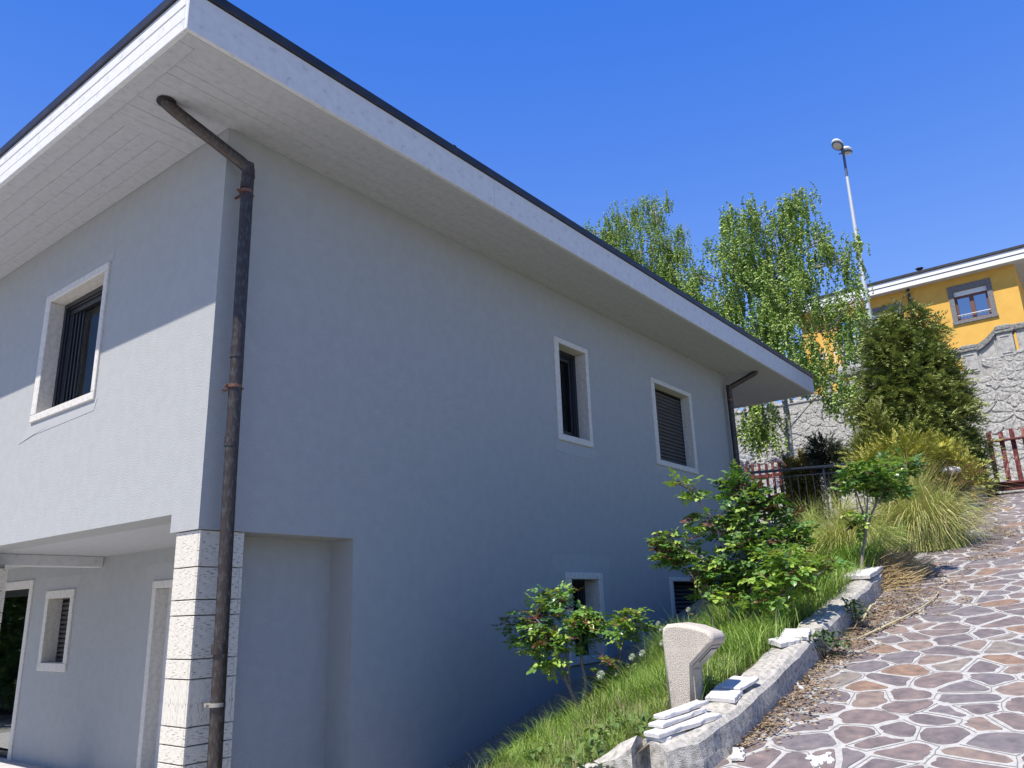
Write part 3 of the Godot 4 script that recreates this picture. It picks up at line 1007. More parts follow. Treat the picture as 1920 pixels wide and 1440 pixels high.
	for q in [[3.4, M.copper_bright], [1.73, M.copper_bright], [-0.56, M.steel]]:
		var y: float = q[0]
		var x := 0.13 - (y - 1.0) * 0.009
		st = new_st()
		tube(st, [Vector3(x, y, 0.15), Vector3(x, y - 0.025, 0.15)], [0.056], 16)
		box(st, Vector3(x + 0.05, y - 0.022, 0.13), Vector3(x + 0.082, y - 0.004, 0.15), 0.002)
		box(st, Vector3(x - 0.08, y - 0.022, 0.13), Vector3(x - 0.05, y - 0.004, 0.15), 0.002)
		box(st, Vector3(x - 0.008, y - 0.02, -0.01), Vector3(x + 0.008, y - 0.006, 0.1), 0.0)
		obj("pipe_clamp", st, q[1], pipe)
	st = new_st()
	tube(st, [Vector3(10.41, 4.03, 0.56), Vector3(10.4, 3.98, 0.54), Vector3(10.17, 3.74, 0.12)], [0.05], 12)
	tube(st, [Vector3(10.16, 3.78, 0.11), Vector3(10.16, 3.5, 0.11), Vector3(10.16, 1.0, 0.11)], [0.05], 12)
	var pipe2 := obj("downpipe", st, M.copper, house)
	st = new_st()
	tube(st, [Vector3(10.16, 3.52, 0.11), Vector3(10.16, 3.49, 0.11)], [0.056], 12)
	obj("pipe_clamp", st, M.copper_bright, pipe2)

# ------------------------------------------------------------------ stone wall, balustrade, yellow house
func make_stone_wall() -> void:
	var t := frame(Vector3(20.0, 0, 0), Vector3(0, 0, 1), Vector3(0, 1, 0), Vector3(-1, 0, 0))
	var w := thing("stone_wall", "tall rubble stone retaining wall below the yellow house", "wall", Vector3(20.2, 1.9, 0.0))
	var st := new_st()
	box(st, Vector3(-14.0, 1.6, -0.5), Vector3(3.32, 5.62, 0.0), 0.0, t)
	box(st, Vector3(3.32, 1.6, -0.5), Vector3(12.0, 5.9, 0.0), 0.0, t)
	obj("mortar_face", st, M.rubble_mortar, w)
	var sites := []
	for i in 62:
		for j in 20:
			if rng.randf() < 0.85:
				sites.append(Vector2((-11.0 + i * 0.31 + (0.155 if j % 2 else 0.0) + jitter(0.15)) * 0.72, 1.75 + j * 0.212 + jitter(0.09)))
	var rest := new_st()
	var single := 0
	for entry in cells(sites, 1.1, 0.02, -8.4, 7.2, 1.6, 5.88):
		var poly: PackedVector2Array = entry[0]
		var mid := Vector2.ZERO
		for p in poly:
			mid += p
		mid /= poly.size()
		if mid.x / 0.72 < 3.3 and mid.y > 5.5:
			continue
		var local := PackedVector2Array()
		var shrink := rng.randf_range(0.94, 1.04)
		for p in roughen(poly, 0.03, rng.randf_range(0.02, 0.06)):
			local.append(Vector2((p.x - mid.x) / 0.72, p.y - mid.y) * shrink)
		if local.size() < 4:
			continue
		var lift := []
		for i in 5:
			lift.append(jitter(0.01))
		var at := Vector3(20.0, mid.y, mid.x / 0.72)
		var mat: Material = M.rubble[rng.randi() % 5]
		var tt := Transform3D(t.basis * Basis(Vector3(0, 1, 0), jitter(0.05)) * Basis(Vector3(1, 0, 0), jitter(0.05)), at)
		var out := rng.randf_range(0.008, 0.026)
		if single < 300 and in_view(at, 0.0) and mid.y > 2.7:
			single += 1
			var s := new_st()
			prism(s, Transform3D.IDENTITY, local, -0.05, out, 0.014, false, lift)
			s.generate_normals()
			piece("stone", s.commit(), mat, tt, w)
		else:
			prism(rest, tt, local, -0.05, out, 0.014, false, lift)
	obj("stones_beyond", rest, M.rubble[1], w).set_meta("kind", "stuff")
	print("stones ", single)
	# balustrade
	var b := thing("balustrade", "weathered cast stone balustrade with coping along the top of the rubble wall", "balustrade", Vector3(20.15, 5.65, 0.0))
	st = new_st()
	box(st, Vector3(-10.0, 6.16, -0.3), Vector3(2.66, 6.3, 0.04), 0.02, t)
	box(st, Vector3(3.9, 6.5, -0.3), Vector3(9.0, 6.66, 0.04), 0.02, t)
	obj("coping", st, M.coping, b)
	st = new_st()
	var curve := PackedVector2Array()
	for i in 9:
		var a := i / 8.0
		curve.append(Vector2(lerpf(3.06, 3.56, a), 6.14 + 0.36 * pow(a, 1.6)))
	for i in 9:
		var a := 1.0 - i / 8.0
		curve.append(Vector2(lerpf(3.06, 3.56, a), 6.3 + 0.34 * pow(a, 1.5)))
	prism(st, t, curve, -0.3, 0.045, 0.0)
	obj("scroll_coping", st, M.coping, b)
	st = new_st()
	var pan := PackedVector2Array([Vector2(3.06, 5.6), Vector2(3.56, 5.6)])
	for i in 9:
		var a := 1.0 - i / 8.0
		pan.append(Vector2(lerpf(3.06, 3.56, a), 6.13 + 0.36 * pow(a, 1.6)))
	prism(st, t, pan, -0.24, -0.03, 0.0)
	var frame_pts := [Vector2(3.12, 5.72), Vector2(3.5, 5.72), Vector2(3.5, 6.33), Vector2(3.12, 6.06)]
	for i in 4:
		var p: Vector2 = frame_pts[i]
		var q: Vector2 = frame_pts[(i + 1) % 4]
		tube(st, [t * Vector3(p.x, p.y, -0.03), t * Vector3(q.x, q.y, -0.03)], [0.022], 6)
	obj("scroll_panel", st, M.cast_stone, b)
	for q in [[2.68, 3.06, 5.58, 6.16, 6.34], [3.56, 3.92, 5.85, 6.48, 6.7]]:
		st = new_st()
		box(st, Vector3(q[0], q[2], -0.32), Vector3(q[1], q[3], 0.02), 0.015, t)
		bars(st, t, q[0] + 0.06, q[1] - 0.06, q[2] + 0.08, q[3] - 0.08, 0.025, 0.025, 0.025, 0.025, 0.018, 0.035)
		var pi := obj("pier", st, M.cast_stone, b)
		st = new_st()
		box(st, Vector3(q[0] - 0.03, q[3], -0.36), Vector3(q[1] + 0.03, q[3] + 0.07, 0.06), 0.015, t)
		box(st, Vector3(q[0] + 0.0, q[3] + 0.07, -0.34), Vector3(q[1] - 0.0, q[4], 0.045), 0.04, t)
		obj("pier_cap", st, M.coping, pi)
	var posts := []
	for i in 10:
		posts.append([2.68 - (i + 1) * 1.22, 5.62, 6.16])
	for i in 4:
		posts.append([4.0 + i * 1.22, 5.88, 6.5])
	for p in posts:
		st = new_st()
		box(st, Vector3(p[0], p[1], -0.26), Vector3(p[0] + 0.24, p[2], -0.02), 0.012, t)
		obj("post", st, M.cast_stone, b)
		for s in [0, 1]:
			var u0: float = p[0] + 0.24
			var u1: float = p[0] + 1.22
			if p[0] < 3.0 and u1 > 2.69:
				u1 = 2.68
			var d := Vector2(u1 - u0, (p[2] - p[1]) * (1.0 if s == 0 else -1.0))
			var n := d.orthogonal().normalized() * 0.055
			var a := Vector2(u0, p[1] if s == 0 else p[2])
			var c := a + d
			st = new_st()
			prism(st, t, PackedVector2Array([a - n, c - n, c + n, a + n]) if n.y > 0 else PackedVector2Array([a + n, c + n, c - n, a - n]), -0.2 - s * 0.004, -0.07 - s * 0.004)
			obj("brace", st, M.cast_stone, b)
	st = new_st()
	box(st, Vector3(-10.0, 5.6, -0.3), Vector3(2.68, 5.68, 0.03), 0.015, t)
	box(st, Vector3(3.92, 5.88, -0.3), Vector3(9.0, 5.96, 0.03), 0.015, t)
	obj("base_course", st, M.cast_stone, b)

func make_yellow_house() -> void:
	var t := frame(Vector3(26.0, 0, 0), Vector3(0, 0, 1), Vector3(0, 1, 0), Vector3(-1, 0, 0))
	var h := thing("yellow_house", "bright yellow rendered house with white eave standing above the stone wall", "house", Vector3(30.0, 5.5, 0.5))
	var win := [1.955, 3.26, 8.74, 10.12]
	var win2 := [-0.75, 0.5, 8.7, 10.0]
	var lo := [-1.82, -0.95, 8.0, 9.95]
	var st := new_st()
	wall(st, t, -3.05, 3.98, 5.3, 10.45, [win, win2, lo], -0.35, 0.0)
	box(st, Vector3(26.35, 5.3, 3.68), Vector3(36.0, 10.45, 3.98))
	box(st, Vector3(26.35, 5.3, -3.05), Vector3(36.0, 10.45, -2.75))
	box(st, Vector3(35.7, 5.3, -2.75), Vector3(36.0, 10.45, 3.68))
	obj("wall", st, M.yellow, h)
	st = new_st()
	box(st, Vector3(25.62, 10.4, -3.4), Vector3(37.0, 10.72, 6.0))
	var roof := obj("roof", st, M.soffit, h)
	st = new_st()
	box(st, Vector3(25.585, 10.36, -3.42), Vector3(25.618, 10.53, 6.02), 0.006)
	obj("fascia_board", st, M.white_metal, roof)
	st = new_st()
	box(st, Vector3(25.56, 10.55, -3.45), Vector3(25.618, 10.715, 6.05), 0.006)
	obj("fascia_board", st, M.white_metal, roof)
	st = new_st()
	box(st, Vector3(25.619, 10.36, -3.44), Vector3(37.0, 10.7, -3.402), 0.006)
	obj("fascia_board", st, M.white_metal, roof)
	st = new_st()
	box(st, Vector3(25.605, 10.53, -3.41), Vector3(25.619, 10.55, 6.0))
	box(st, Vector3(25.52, 10.718, -3.5), Vector3(37.0, 10.81, 6.1), 0.01)
	quad(st, Vector3(25.53, 10.812, -3.5), Vector3(25.53, 10.812, 6.1), Vector3(31.0, 11.4, 3.0), Vector3(31.0, 11.4, 0.0))
	obj("roof_covering", st, M.roof_metal, roof)
	st = new_st()
	tube(st, [Vector3(26.2, 10.88, 1.22), Vector3(26.2, 11.1, 1.22)], [0.07], 10)
	tube(st, [Vector3(26.2, 11.1, 1.22), Vector3(26.2, 11.14, 1.22), Vector3(26.2, 11.17, 1.22)], [0.1, 0.14, 0.06], 10)
	obj("flue", st, M.roof_metal, roof)
	st = new_st()
	tube(st, [Vector3(25.93, 10.45, 0.78), Vector3(25.93, 5.6, 0.78)], [0.05], 10)
	obj("downpipe", st, M.copper, h)
	for r in [win, win2]:
		st = new_st()
		bars(st, t, r[0], r[1], r[2] + 0.12, r[3], 0.16, 0.16, 0.2, 0.0, -0.2, 0.03, 0.008)
		box(st, Vector3(r[0] - 0.02, r[2], -0.2), Vector3(r[1] + 0.02, r[2] + 0.115, 0.06), 0.01, t)
		var w := obj("window", st, M.grey_stone, h)
		var a: float = r[0] + 0.16
		var b: float = r[1] - 0.16
		var c: float = r[2] + 0.115
		var d: float = r[3] - 0.2
		st = new_st()
		box(st, Vector3(a, d - 0.17, -0.15), Vector3(b, d, -0.06), 0.01, t)
		for k in 3:
			box(st, Vector3(a + 0.004, d - 0.17 + k * 0.055, -0.06), Vector3(b - 0.004, d - 0.123 + k * 0.055, -0.05), 0.004, t)
		obj("roller_shutter", st, M.white_metal, w)
		st = new_st()
		bars(st, t, a, b, c, d - 0.17, 0.07, 0.07, 0.07, 0.07, -0.16, -0.08, 0.006)
		box(st, Vector3((a + b) / 2 - 0.065, c + 0.07, -0.16), Vector3((a + b) / 2 + 0.065, d - 0.24, -0.072), 0.006, t)
		obj("frame", st, M.brown_wood, w)
		for q in [[a + 0.07, (a + b) / 2 - 0.065], [(a + b) / 2 + 0.065, b - 0.07]]:
			st = new_st()
			box(st, Vector3(q[0], c + 0.07, -0.125), Vector3(q[1], d - 0.24, -0.118), 0.0, t)
			obj("pane", st, M.glass_mirror, w)
		st = new_st()
		tube(st, [t * Vector3(a, c + 0.2, -0.02), t * Vector3(b, c + 0.2, -0.02)], [0.012], 6)
		obj("window_bar", st, M.white_metal, w)
	# balcony door with its railing
	st = new_st()
	bars(st, t, lo[0], lo[1], lo[2], lo[3], 0.08, 0.08, 0.08, 0.08, -0.3, -0.2, 0.006)
	box(st, Vector3(-1.42, 8.08, -0.3), Vector3(-1.35, 9.87, -0.2), 0.0, t)
	var door := obj("balcony_door", st, M.brown_wood, h)
	st = new_st()
	box(st, Vector3(-1.74, 8.08, -0.26), Vector3(-1.42, 9.87, -0.25), 0.0, t)
	box(st, Vector3(-1.35, 8.08, -0.26), Vector3(-1.03, 9.87, -0.25), 0.0, t)
	obj("pane", st, M.glass_mirror, door)
	st = new_st()
	box(st, Vector3(-1.95, 7.84, 0.0), Vector3(-0.85, 7.98, 0.45), 0.01, t)
	var bal := obj("balcony", st, M.cast_stone, h)
	st = new_st()
	for y in [8.05, 8.55, 8.98]:
		tube(st, [t * Vector3(-1.9, y, 0.4), t * Vector3(-0.9, y, 0.4)], [0.02], 6)
	for k in 9:
		tube(st, [t * Vector3(-1.9 + k * 0.125, 7.98, 0.4), t * Vector3(-1.9 + k * 0.125, 8.98, 0.4)], [0.013], 6)
	for k in 4:
		tube(st, [t * Vector3(-1.9 + k * 0.27, 8.56, 0.4), t * Vector3(-1.7 + k * 0.27, 8.97, 0.4)], [0.01], 5)
		tube(st, [t * Vector3(-1.7 + k * 0.27, 8.56, 0.4), t * Vector3(-1.9 + k * 0.27, 8.97, 0.4)], [0.01], 5)
	obj("balcony_railing", st, M.white_metal, bal)
	# star ornament on the wall
	st = new_st()
	for k in 8:
		var a := TAU * k / 8.0
		var p := Vector2(cos(a), sin(a))
		var n := p.orthogonal() * 0.045
		prism(st, t, PackedVector2Array([Vector2(-2.45, 8.65) - n, Vector2(-2.45, 8.65) + p * 0.26, Vector2(-2.45, 8.65) + n]), 0.0, 0.03)
	obj("star_ornament", st, M.white_metal, h)

# ------------------------------------------------------------------ fences and railing
func make_fences() -> void:
	var pk := []
	for k in 3:
		var s := new_st()
		var hgt: float = [1.0, 0.985, 1.01][k]
		prism(s, frame(Vector3.ZERO, Vector3(0, 0, 1), Vector3(0, 1, 0), Vector3(-1, 0, 0)), PackedVector2Array([Vector2(-0.036, 0), Vector2(0.036, 0), Vector2(0.037, hgt - 0.008), Vector2(0.028, hgt), Vector2(-0.028, hgt), Vector2(-0.036, hgt - 0.008)]), 0.0, 0.022, 0.003)
		s.generate_normals()
		pk.append(s.commit())
	var f := thing("picket_fence", "red painted picket fence behind the black railing at the house corner", "fence", Vector3(14.0, 1.75, -0.8))
	for i in 26:
		var z := -4.0 + i * 0.147
		var s := 1.18 + jitter(0.012)
		piece("picket", pk[i % 3], M.picket[[1, 1, 0, 1, 1][rng.randi() % 5]], Transform3D(Basis(Vector3(1, 0, 0), jitter(0.02)).scaled(Vector3(1, s, 0.8)), Vector3(14.0, 1.76, z)), f)
	for y in [2.05, 2.62]:
		var st := new_st()
		box(st, Vector3(14.0, y, -4.1), Vector3(14.04, y + 0.07, -0.2), 0.004)
		obj("rail", st, M.red_paint, f)
	var g := thing("sliding_gate", "red sliding gate of weathered vertical pickets at the top of the driveway", "gate", Vector3(14.0, 1.77, 6.0))
	var st2 := new_st()
	box(st2, Vector3(13.98, 1.82, 2.9), Vector3(14.06, 1.94, 9.2), 0.006)
	obj("bottom_rail", st2, M.red_paint, g)
	st2 = new_st()
	box(st2, Vector3(13.93, 1.94, 2.9), Vector3(14.07, 1.98, 9.2), 0.006)
	obj("bottom_ledge", st2, M.red_paint, g)
	st2 = new_st()
	box(st2, Vector3(13.9, 2.73, 2.9), Vector3(13.995, 2.765, 9.2), 0.006)
	obj("top_rail", st2, M.red_paint, g)
	for i in 32:
		piece("picket", pk[i % 3], M.picket[[0, 1, 1, 2, 0, 1][rng.randi() % 6]], Transform3D(Basis(Vector3(1, 0, 0), jitter(0.015)).scaled(Vector3(1, 0.965 + jitter(0.012), 1.1)), Vector3(14.02, 1.98, 3.0 + i * 0.19)), g)
	st2 = new_st()
	box(st2, Vector3(13.96, 1.72, 2.9), Vector3(14.04, 1.775, 10.0), 0.0)
	obj("track", st2, M.dark_metal, g)
	# black railing of the terrace
	var a := Vector3(10.27, 2.19, 0.2)
	var b := Vector3(11.02, 2.19, 2.62)
	var dir := (b - a).normalized()
	var r := thing("metal_railing", "black metal railing with a flat handrail running from the house corner to the shrubs", "railing", Vector3(10.6, 1.2, 1.3))
	var tr := frame(a, dir, Vector3.UP, dir.cross(Vector3.UP))
	var ln := a.distance_to(b)
	st2 = new_st()
	box(st2, Vector3(0, -0.035, -0.05), Vector3(ln, 0.0, 0.05), 0.004, tr)
	obj("handrail", st2, M.rail_metal, r)
	for y in [-0.13, -0.9]:
		st2 = new_st()
		box(st2, Vector3(0, y - 0.012, -0.008), Vector3(ln, y, 0.008), 0.0, tr)
		obj("rail", st2, M.rail_metal, r)
	var bs := new_st()
	tube(bs, [Vector3(0, -0.9, 0), Vector3(0, -0.13, 0)], [0.008], 8)
	bs.generate_normals()
	var bal := bs.commit()
	for i in 20:
		piece("baluster", bal, M.rail_metal, Transform3D(Basis.IDENTITY, a + dir * (0.1 + i * 0.125)), r)
	for u in [0.02, 1.28, 2.5]:
		st2 = new_st()
		box(st2, Vector3(u - 0.018, -1.0, -0.018), Vector3(u + 0.018, -0.035, 0.018), 0.003, tr)
		obj("post", st2, M.rail_metal, r)

func make_lamps() -> void:
	var at := Vector3(22.0, 5.5, 0.2)
	var p := thing("street_lamp", "tall galvanised street lamp post with two heads before the yellow house", "street lamp", at)
	var st := new_st()
	tube(st, [at, Vector3(22.0, 8.5, 0.2), Vector3(22.0, 13.3, 0.235)], [0.09, 0.085, 0.05], 14)
	obj("pole", st, M.galvanised, p)
	st = new_st()
	tube(st, [Vector3(22.0, 13.3, 0.235), Vector3(22.0, 14.3, 0.245)], [0.043, 0.04], 12)
	tube(st, [Vector3(22.0, 14.2, 0.1), Vector3(22.0, 14.2, 0.24)], [0.02], 6)
	obj("pole_top", st, M.pole_dark, p)
	for q in [[Vector3(21.76, 14.42, 0.16), Vector3(-0.96, 0.16, -0.1)], [Vector3(22.24, 14.36, 0.3), Vector3(0.96, 0.16, 0.1)]]:
		var f: Vector3 = q[1].normalized()
		var side := f.cross(Vector3.UP).normalized()
		var tt := Transform3D(Basis(side, side.cross(f), f), q[0])
		tt.basis = Basis(side, f.cross(side) * -1.0, f)
		var up := side.cross(f)
		if up.y < 0:
			up = -up
		tt.basis = Basis(up.cross(f), up, f)
		st = new_st()
		ellipsoid(st, tt * Transform3D(Basis.IDENTITY, Vector3(0, 0.03, 0)), Vector3(0.165, 0.11, 0.27), 10, 16)
		var head := obj("lamp_head", st, M.white_metal, p)
		st = new_st()
		ellipsoid(st, tt * Transform3D(Basis.IDENTITY, Vector3(0, -0.045, 0)), Vector3(0.172, 0.05, 0.278), 8, 16)
		obj("housing_rim", st, M.pole_dark, head)
		st = new_st()
		ellipsoid(st, tt * Transform3D(Basis.IDENTITY, Vector3(0, -0.075, 0.03)), Vector3(0.12, 0.04, 0.2), 8, 16)
		obj("lamp_cover", st, M.lamp_glass, head)
		st = new_st()
		tube(st, [tt * Vector3(0, -0.03, -0.25), Vector3(22.0, 14.25, 0.245)], [0.04], 8)
		obj("bracket", st, M.pole_dark, head)
	# bollard light: a rounded column whose head leans out over the kerb
	var base := Vector3(1.04, -0.63, 3.265)
	var bo := thing("bollard_light", "short rough cast stone garden bollard lamp behind the kerb", "bollard lamp", base)
	st = new_st()
	var prof := [Vector2(-0.1, 0.0), Vector2(0.05, 0.0), Vector2(0.05, 0.285), Vector2(0.185, 0.405), Vector2(0.205, 0.418), Vector2(0.209, 0.448), Vector2(0.192, 0.474), Vector2(0.1, 0.508), Vector2(0.0, 0.524), Vector2(-0.07, 0.518), Vector2(-0.097, 0.497), Vector2(-0.103, 0.465)]
	var w := 0.165
	var rings := []
	for q in [[0.0, 0.022], [0.004, 0.012], [0.014, 0.003], [0.028, 0.0], [w - 0.028, 0.0], [w - 0.014, 0.003], [w - 0.004, 0.012], [w, 0.022]]:
		var ring := []
		for i in prof.size():
			var v: Vector2 = prof[i]
			var inward := Vector2(0.0, 0.28) - v
			if v.y < 0.25:
				inward = Vector2(-0.02 - v.x, 0.0)
			elif v.x > 0.05:
				inward = Vector2(0.05, 0.43) - v
			else:
				inward = Vector2(0.0, 0.4) - v
			var flare := 0.0 if v.y < 0.4 else 0.012
			var x: float = q[0] + (flare if q[0] > w / 2 else -flare)
			ring.append(base + Vector3(x, v.y, 0) + Vector3(0, inward.normalized().y, inward.normalized().x) * q[1] + Vector3(0, 0, v.x))
		rings.append(ring)
	st.set_smooth_group(1)
	for i in rings.size() - 1:
		for k in prof.size():
			var k2 := (k + 1) % prof.size()
			quad(st, rings[i][k], rings[i][k2], rings[i + 1][k2], rings[i + 1][k])
	st.set_smooth_group(-1)
	for e in [0, rings.size() - 1]:
		var lower := []
		for k in [0, 1, 2]:
			lower.append(rings[e][k])
		lower.append(rings[e][prof.size() - 1])
		var upper := []
		for k in range(2, prof.size()):
			upper.append(rings[e][k])
		for face in [lower, upper]:
			for k in range(1, face.size() - 1):
				if e == 0:
					tri(st, face[0], face[k + 1], face[k])
				else:
					tri(st, face[0], face[k], face[k + 1])
	obj("column", st, M.bollard, bo)
	st = new_st()
	box(st, base + Vector3(0.035, 0.0, 0.04), base + Vector3(w - 0.035, 0.275, 0.055), 0.003)
	obj("smooth_panel", st, M.bollard_smooth, bo)
	var du := Vector3(0, 0.12, 0.135).normalized()
	var lf := frame(base + Vector3(w / 2, 0.285, 0.05), Vector3(-1, 0, 0), du, Vector3(-1, 0, 0).cross(du))
	var outward := -1.0 if lf.basis.z.y > 0 else 1.0
	st = new_st()
	box(st, Vector3(-0.066, 0.012, -0.002), Vector3(0.066, 0.18, outward * 0.006), 0.002, lf)
	var lp := obj("lamp_plate", st, M.cast_stone, bo)
	st = new_st()
	box(st, Vector3(-0.048, 0.05, 0.0), Vector3(0.048, 0.158, outward * 0.009), 0.001, lf)
	obj("lamp_gasket", st, M.dark_metal, lp)
	st = new_st()
	box(st, Vector3(-0.042, 0.056, 0.0), Vector3(0.042, 0.152, outward * 0.0115), 0.001, lf)
	obj("lamp_cover", st, M.lamp_glass, lp)

# ------------------------------------------------------------------ plants
# a leaf along +z of t with its face to +y; folded a little along its midrib
func leaf(st: SurfaceTool, t: Transform3D, l: float, w: float, fold := 0.15, droop := 0.1) -> void:
	var base := t * Vector3.ZERO
	var tip := t * Vector3(0, -droop * l, l)
	var mid := t * Vector3(0, 0, l * 0.5)
	var f := fold * w
	var l1 := t * Vector3(-w * 0.46, f, l * 0.3)
	var l2 := t * Vector3(-w * 0.4, f - droop * l * 0.4, l * 0.66)
	var r1 := t * Vector3(w * 0.46, f, l * 0.3)
	var r2 := t * Vector3(w * 0.4, f - droop * l * 0.4, l * 0.66)
	tri(st, base, l1, mid)
	tri(st, l1, l2, mid)
	tri(st, l2, tip, mid)
	tri(st, base, mid, r1)
	tri(st, r1, mid, r2)
	tri(st, r2, mid, tip)

func small_leaf(st: SurfaceTool, t: Transform3D, l: float, w: float) -> void:
	var f := w * 0.12
	tri(st, t * Vector3.ZERO, t * Vector3(-w / 2, f, l * 0.42), t * Vector3(0, 0, l))
	tri(st, t * Vector3.ZERO, t * Vector3(0, 0, l), t * Vector3(w / 2, f, l * 0.42))

func rose_leaf_mesh(k: int) -> ArrayMesh:
	var st := new_st()
	var l := [0.12, 0.1, 0.13][k] as float
	var spots := [[0.42, -1.0], [0.45, 1.0], [0.78, -1.0], [0.8, 1.0], [0.97, 0.0]]
	for s in spots:
		var yaw: float = s[1] * rng.randf_range(0.9, 1.25)
		var b := Basis(Vector3.UP, yaw) * Basis(Vector3(0, 0, 1), jitter(0.35)) * Basis(Vector3(1, 0, 0), jitter(0.3))
		leaf(st, Transform3D(b, Vector3(0, -0.05 * l * s[0], l * s[0])), l * rng.randf_range(0.38, 0.48), l * rng.randf_range(0.28, 0.36))
	tri(st, Vector3(-0.0012, 0, 0), Vector3(0.0012, 0, 0), Vector3(0, -0.05 * l, l))
	st.generate_normals()
	return st.commit()

func blob_point(b: Array) -> Vector3:
	return Vector3(b[0], b[1], b[2]) + some_dir() * Vector3(b[3], b[4], b[3]) * pow(rng.randf(), 0.42)

func nearest_on(stems: Array, p: Vector3) -> Vector3:
	var best := Vector3.ZERO
	var bd := 1e9
	for s in stems:
		for i in s.size() - 1:
			for k in 4:
				var q: Vector3 = s[i].lerp(s[i + 1], k / 3.0)
				var d := q.distance_to(p) + maxf(0.0, q.y - p.y) * 1.5
				if d < bd:
					bd = d
					best = q
	return best

# blobs: [x, y, z, radius across, radius up, leaves, mix of leaf paints]
func rose(label: String, stems: Array, radii: Array, blobs: Array, meshes: Array, twig_mat: Material) -> void:
	var base: Vector3 = stems[0][0]
	var t := thing("rose_bush", label, "rose bush", base, "rose bushes in the garden bed")
	for i in stems.size():
		var st := new_st()
		var pts := []
		var s: Array = stems[i]
		for k in s.size() - 1:
			pts.append(s[k])
			pts.append(s[k].lerp(s[k + 1], 0.5) + some_dir() * 0.012)
		pts.append(s[-1])
		var rr := []
		for k in pts.size():
			rr.append(lerpf(radii[i], radii[i] * 0.35, float(k) / (pts.size() - 1)))
		tube(st, pts, rr, 7)
		for k in 5:
			var p: Vector3 = pts[1 + rng.randi() % (pts.size() - 2)]
			tube(st, [p, p + some_dir() * 0.02], [0.003, 0.0005], 4, false)
		obj("stem", st, M.rose_bark, t)
	var tw := new_st()
	var places := []
	for b in blobs:
		var n := int(b[5] * 1.75)
		var left := n
		while left > 0:
			var target := blob_point(b)
			var from := nearest_on(stems, target)
			if from.distance_to(target) > 0.45:
				from = Vector3(b[0], b[1] - b[4] * 0.6, b[2])
			var mid := from.lerp(target, 0.5) + some_dir() * 0.03 + Vector3(0, 0.02, 0)
			tube(tw, [from, mid, target], [0.0035, 0.0028, 0.0016], 4, false)
			var k := mini(left, 4 + rng.randi() % 4)
			left -= k
			var dir := (target - mid).normalized()
			for j in k:
				var a := (j + 0.6) / k
				var p := mid.lerp(target, a)
				var f := (some_dir() * Vector3(1, 0.25, 1)).normalized() + dir * 0.5 + Vector3(0, -0.12, 0)
				places.append([turned(p, f, jitter(0.5), rng.randf_range(0.75, 1.2)), b[6][rng.randi() % b[6].size()]])
	obj("twigs", tw, twig_mat, t)
	places.shuffle()
	var more := []
	var colors := []
	var paints := [Color(0.055, 0.125, 0.03), Color(0.11, 0.22, 0.04), Color(0.25, 0.36, 0.06), Color(0.13, 0.055, 0.028), Color(0.075, 0.018, 0.016)]
	for i in places.size():
		if i < 300:
			piece("leaf", meshes[i % 3], M.rose_leaf[places[i][1]], places[i][0], t)
		else:
			more.append(places[i][0])
			colors.append(mixed(paints[places[i][1]], paints[places[i][1]]))
	if not more.is_empty():
		scatter("leaves", meshes[0], M.leaf, more, colors, t)

